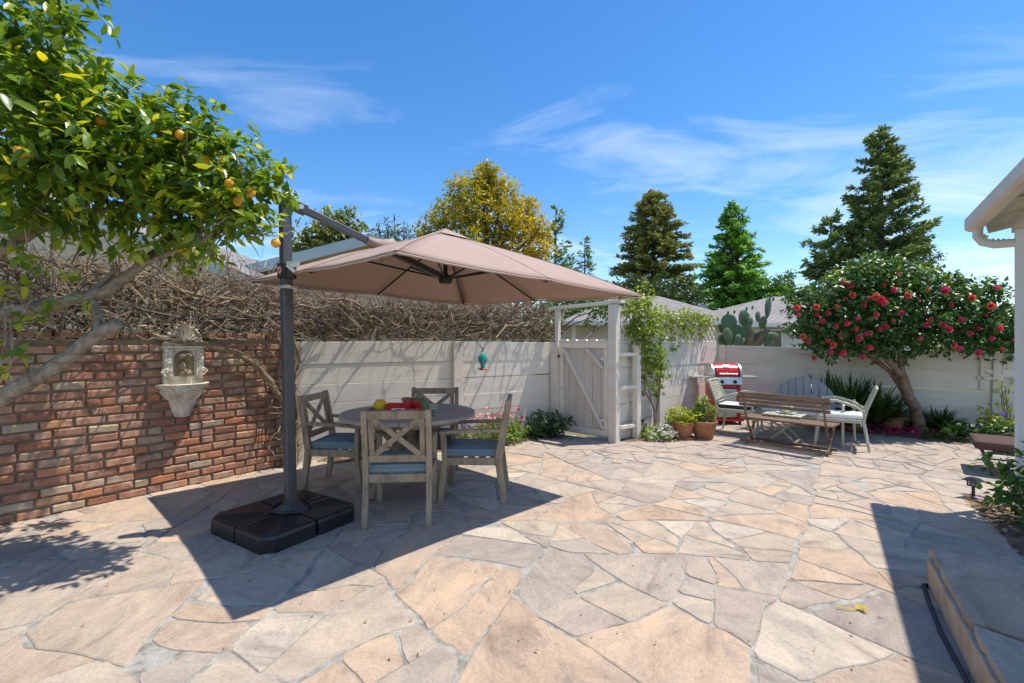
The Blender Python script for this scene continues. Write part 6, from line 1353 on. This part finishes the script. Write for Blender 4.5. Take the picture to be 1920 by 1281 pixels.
q_ = G(1820, 828); plant('low_groundcover', 'low green ground plants at the right end of the back bed', 'plant', q_, [(-.3, .06, .10, .25, .18, .10, 40), (.05, .02, .12, .28, .2, .12, 50), (.38, -.08, .12, .25, .2, .12, 44), (.6, -.2, .16, .25, .2, .15, 40)], 'leaf_green', .06, 6, asp=.7)
q_ = G(1893, 826); plant('flowering_shrub', 'yellow green shrub with a purple flower near the porch post', 'shrub', q_, [(-.05, .1, .30, .22, .2, .2, 40), (.1, .1, .5, .14, .14, .2, 22), (-.2, .0, .22, .16, .14, .14, 24), (.0, .1, .75, .06, .06, .14, 8)], 'leaf_lime', .05, 6)
fp = P(1878, 776, 6.55); Ds_ = [(math.cos(j * 1.257), -.25, math.sin(j * 1.257)) for j in range(5)]; leaf_mesh('purple_bloom', 'petal_purple', bpy.data.objects['flowering_shrub'], np.array([tuple(fp)] * 5), np.array(Ds_), np.array([(0, -1, 0)] * 5), .05, .045, np.full(5, .2), 'leaf', .05, off=q_)

# ------------------------------------------------------------------ chaise longue, rose bush and small bits at the right
c0 = G(1862, 893); chs = thing('chaise_longue', 'green metal chaise with a striped brown cushion at the right edge', 'chaise longue', V(c0.x, c0.y, 0), -.72)
Lc, Wc = 1.85, .56
for y in (0, Wc):
    m = MB(); m.tube([(.0, y, 0), (-.02, y, .12), (-.05, y, .20), (-.03, y, .245), (.05, y, .255), (Lc, y, .255)], .018, 8); m.build('side_rail', 'green_metal', chs, True)
    m = MB(); m.tube([(.30, y, 0), (.26, y, .14), (.22, y, .25)], .017, 8); m.build('leg', 'green_metal', chs, True)
    m = MB(); m.tube([(Lc - .2, y, 0), (Lc - .2, y, .25)], .017, 8); m.build('leg', 'green_metal', chs, True)
    m = MB(); m.tube([(-.01, y, .085), (.28, y, .085)], .012, 8); m.build('stretcher', 'green_metal', chs, True)
for x in (.02, .5, 1.0, 1.5): m = MB(); m.tube([(x, 0, .25), (x, Wc, .25)], .012, 8); m.build('cross_bar', 'green_metal', chs, True)
m = MB(); m.box((Lc / 2 - .12, Wc / 2, .318), (Lc + .06, Wc + .05, .10)); m.build('cushion', 'brown_cloth', chs, bevel=.045)
rb = V(4.12, 3.62, .01); plant('rose_bush', 'green rose bush at the right edge beside the stone step', 'shrub', rb, [(.0, 0, .30, .22, .2, .20, 34), (-.1, .05, .15, .2, .2, .12, 24), (.1, .0, .5, .14, .14, .12, 14), (-.18, .1, .42, .12, .12, .10, 8), (.15, -.2, .25, .25, .2, .2, 26), (-.05, -.3, .15, .2, .2, .13, 20)], 'leaf_green', .062, 5, asp=.66, droop=.15)
n = 150; Pf = np.array([tuple(G(U(1795, 1915), U(925, 1010))) for _ in range(n)]); Pf[:, 2] = .03
ok = np.array([(p[0] - 3.33) * .836 - (p[1] - 3.02) * .548 > .03 for p in Pf]); Pf = Pf[ok]; n = len(Pf)
tag(leaf_mesh('leaf_litter', 'dry_leaf', None, Pf, rdir(n) * np.array([[1, 1, .2]]), rdir(n) * .4 + np.array([[0, 0, 1]]), rng.uniform(.03, .06, n), .025, rng.random(n), 'leaf', .1), 'dry brown leaves littering the soil bed by the porch', 'leaf litter', kind='stuff')
n = 90; Pf = []
for k in range(n): q_ = F1A + FD * U(.1, 1.9) + FN * U(.05, .25); Pf.append((q_.x, q_.y, .035))
tag(leaf_mesh('leaf_litter', 'dry_leaf', None, np.array(Pf), rdir(n) * np.array([[1, 1, .2]]), rdir(n) * .4 + np.array([[0, 0, 1]]), rng.uniform(.02, .05, n), .02, rng.random(n), 'leaf', .1), 'dry leaves and debris at the foot of the cream fence', 'leaf litter', kind='stuff')
for px, py, nm in ((1836, 943, 0), (1880, 928, 1)):
    q_ = G(px, py); Ds_ = [(math.cos(j * 1.257), math.sin(j * 1.257), .2) for j in range(5)]; tag(leaf_mesh('fallen_flower', 'petal_purple', None, np.array([(q_.x, q_.y, .04)] * 5), np.array(Ds_), np.array([(0, 0, 1)] * 5), .04, .03, np.full(5, .9), 'leaf', .05), ('pale lilac fallen flower on the soil by the path light', 'pale lilac fallen flower nearest the rose bush')[nm], 'flower')
q_ = G(1608, 1146); spg = thing('dry_sprig', 'small dry yellow sprig lying on the flagstones', 'sprig', (q_.x, q_.y, .006)); m = MB(); m.tube([(-.10, .02, .004), (-.03, .0, .006), (.02, .0, .008)], .003, 5); m.build('stalk', 'lemon_fruit', spg)
D = np.array([(math.cos(a), math.sin(a), .25) for a in (-.9, -.3, .2, .8, 1.6)]); leaf_mesh('leaves', 'leaf_yellow', spg, np.array([(.01, 0, .008)] * 5), D, np.array([(0, 0, 1)] * 5), .045, .016, np.array([.6, .8, .9, .7, 1]), 'leaf', .1)
q_ = S0 + E1 * 1.42 - E2 * .03; plant('sprout', 'bright green weed sprouting at the foot of the stone step', 'plant', (q_.x, q_.y, .01), [(0, 0, .10, .05, .05, .07, 8)], 'leaf_bright', .05, 5)

Pf = []
for k in range(170):
    q_ = G(U(150, 1800), 820 + 440 * rnd.random() ** 1.6); Pf.append((q_.x, q_.y, .012))
Pf = np.array([p for p in Pf if inside(p[0], p[1], patio_poly)]); n = len(Pf)
tag(leaf_mesh('leaf_litter', 'dry_leaf', None, Pf, rdir(n) * np.array([[1, 1, .15]]), rdir(n) * .3 + np.array([[0, 0, 1]]), rng.uniform(.010, .032, n), rng.uniform(.006, .014, n), rng.random(n), 'leaf', .1), 'tiny dry leaf scraps scattered over the flagstones', 'leaf litter', kind='stuff')
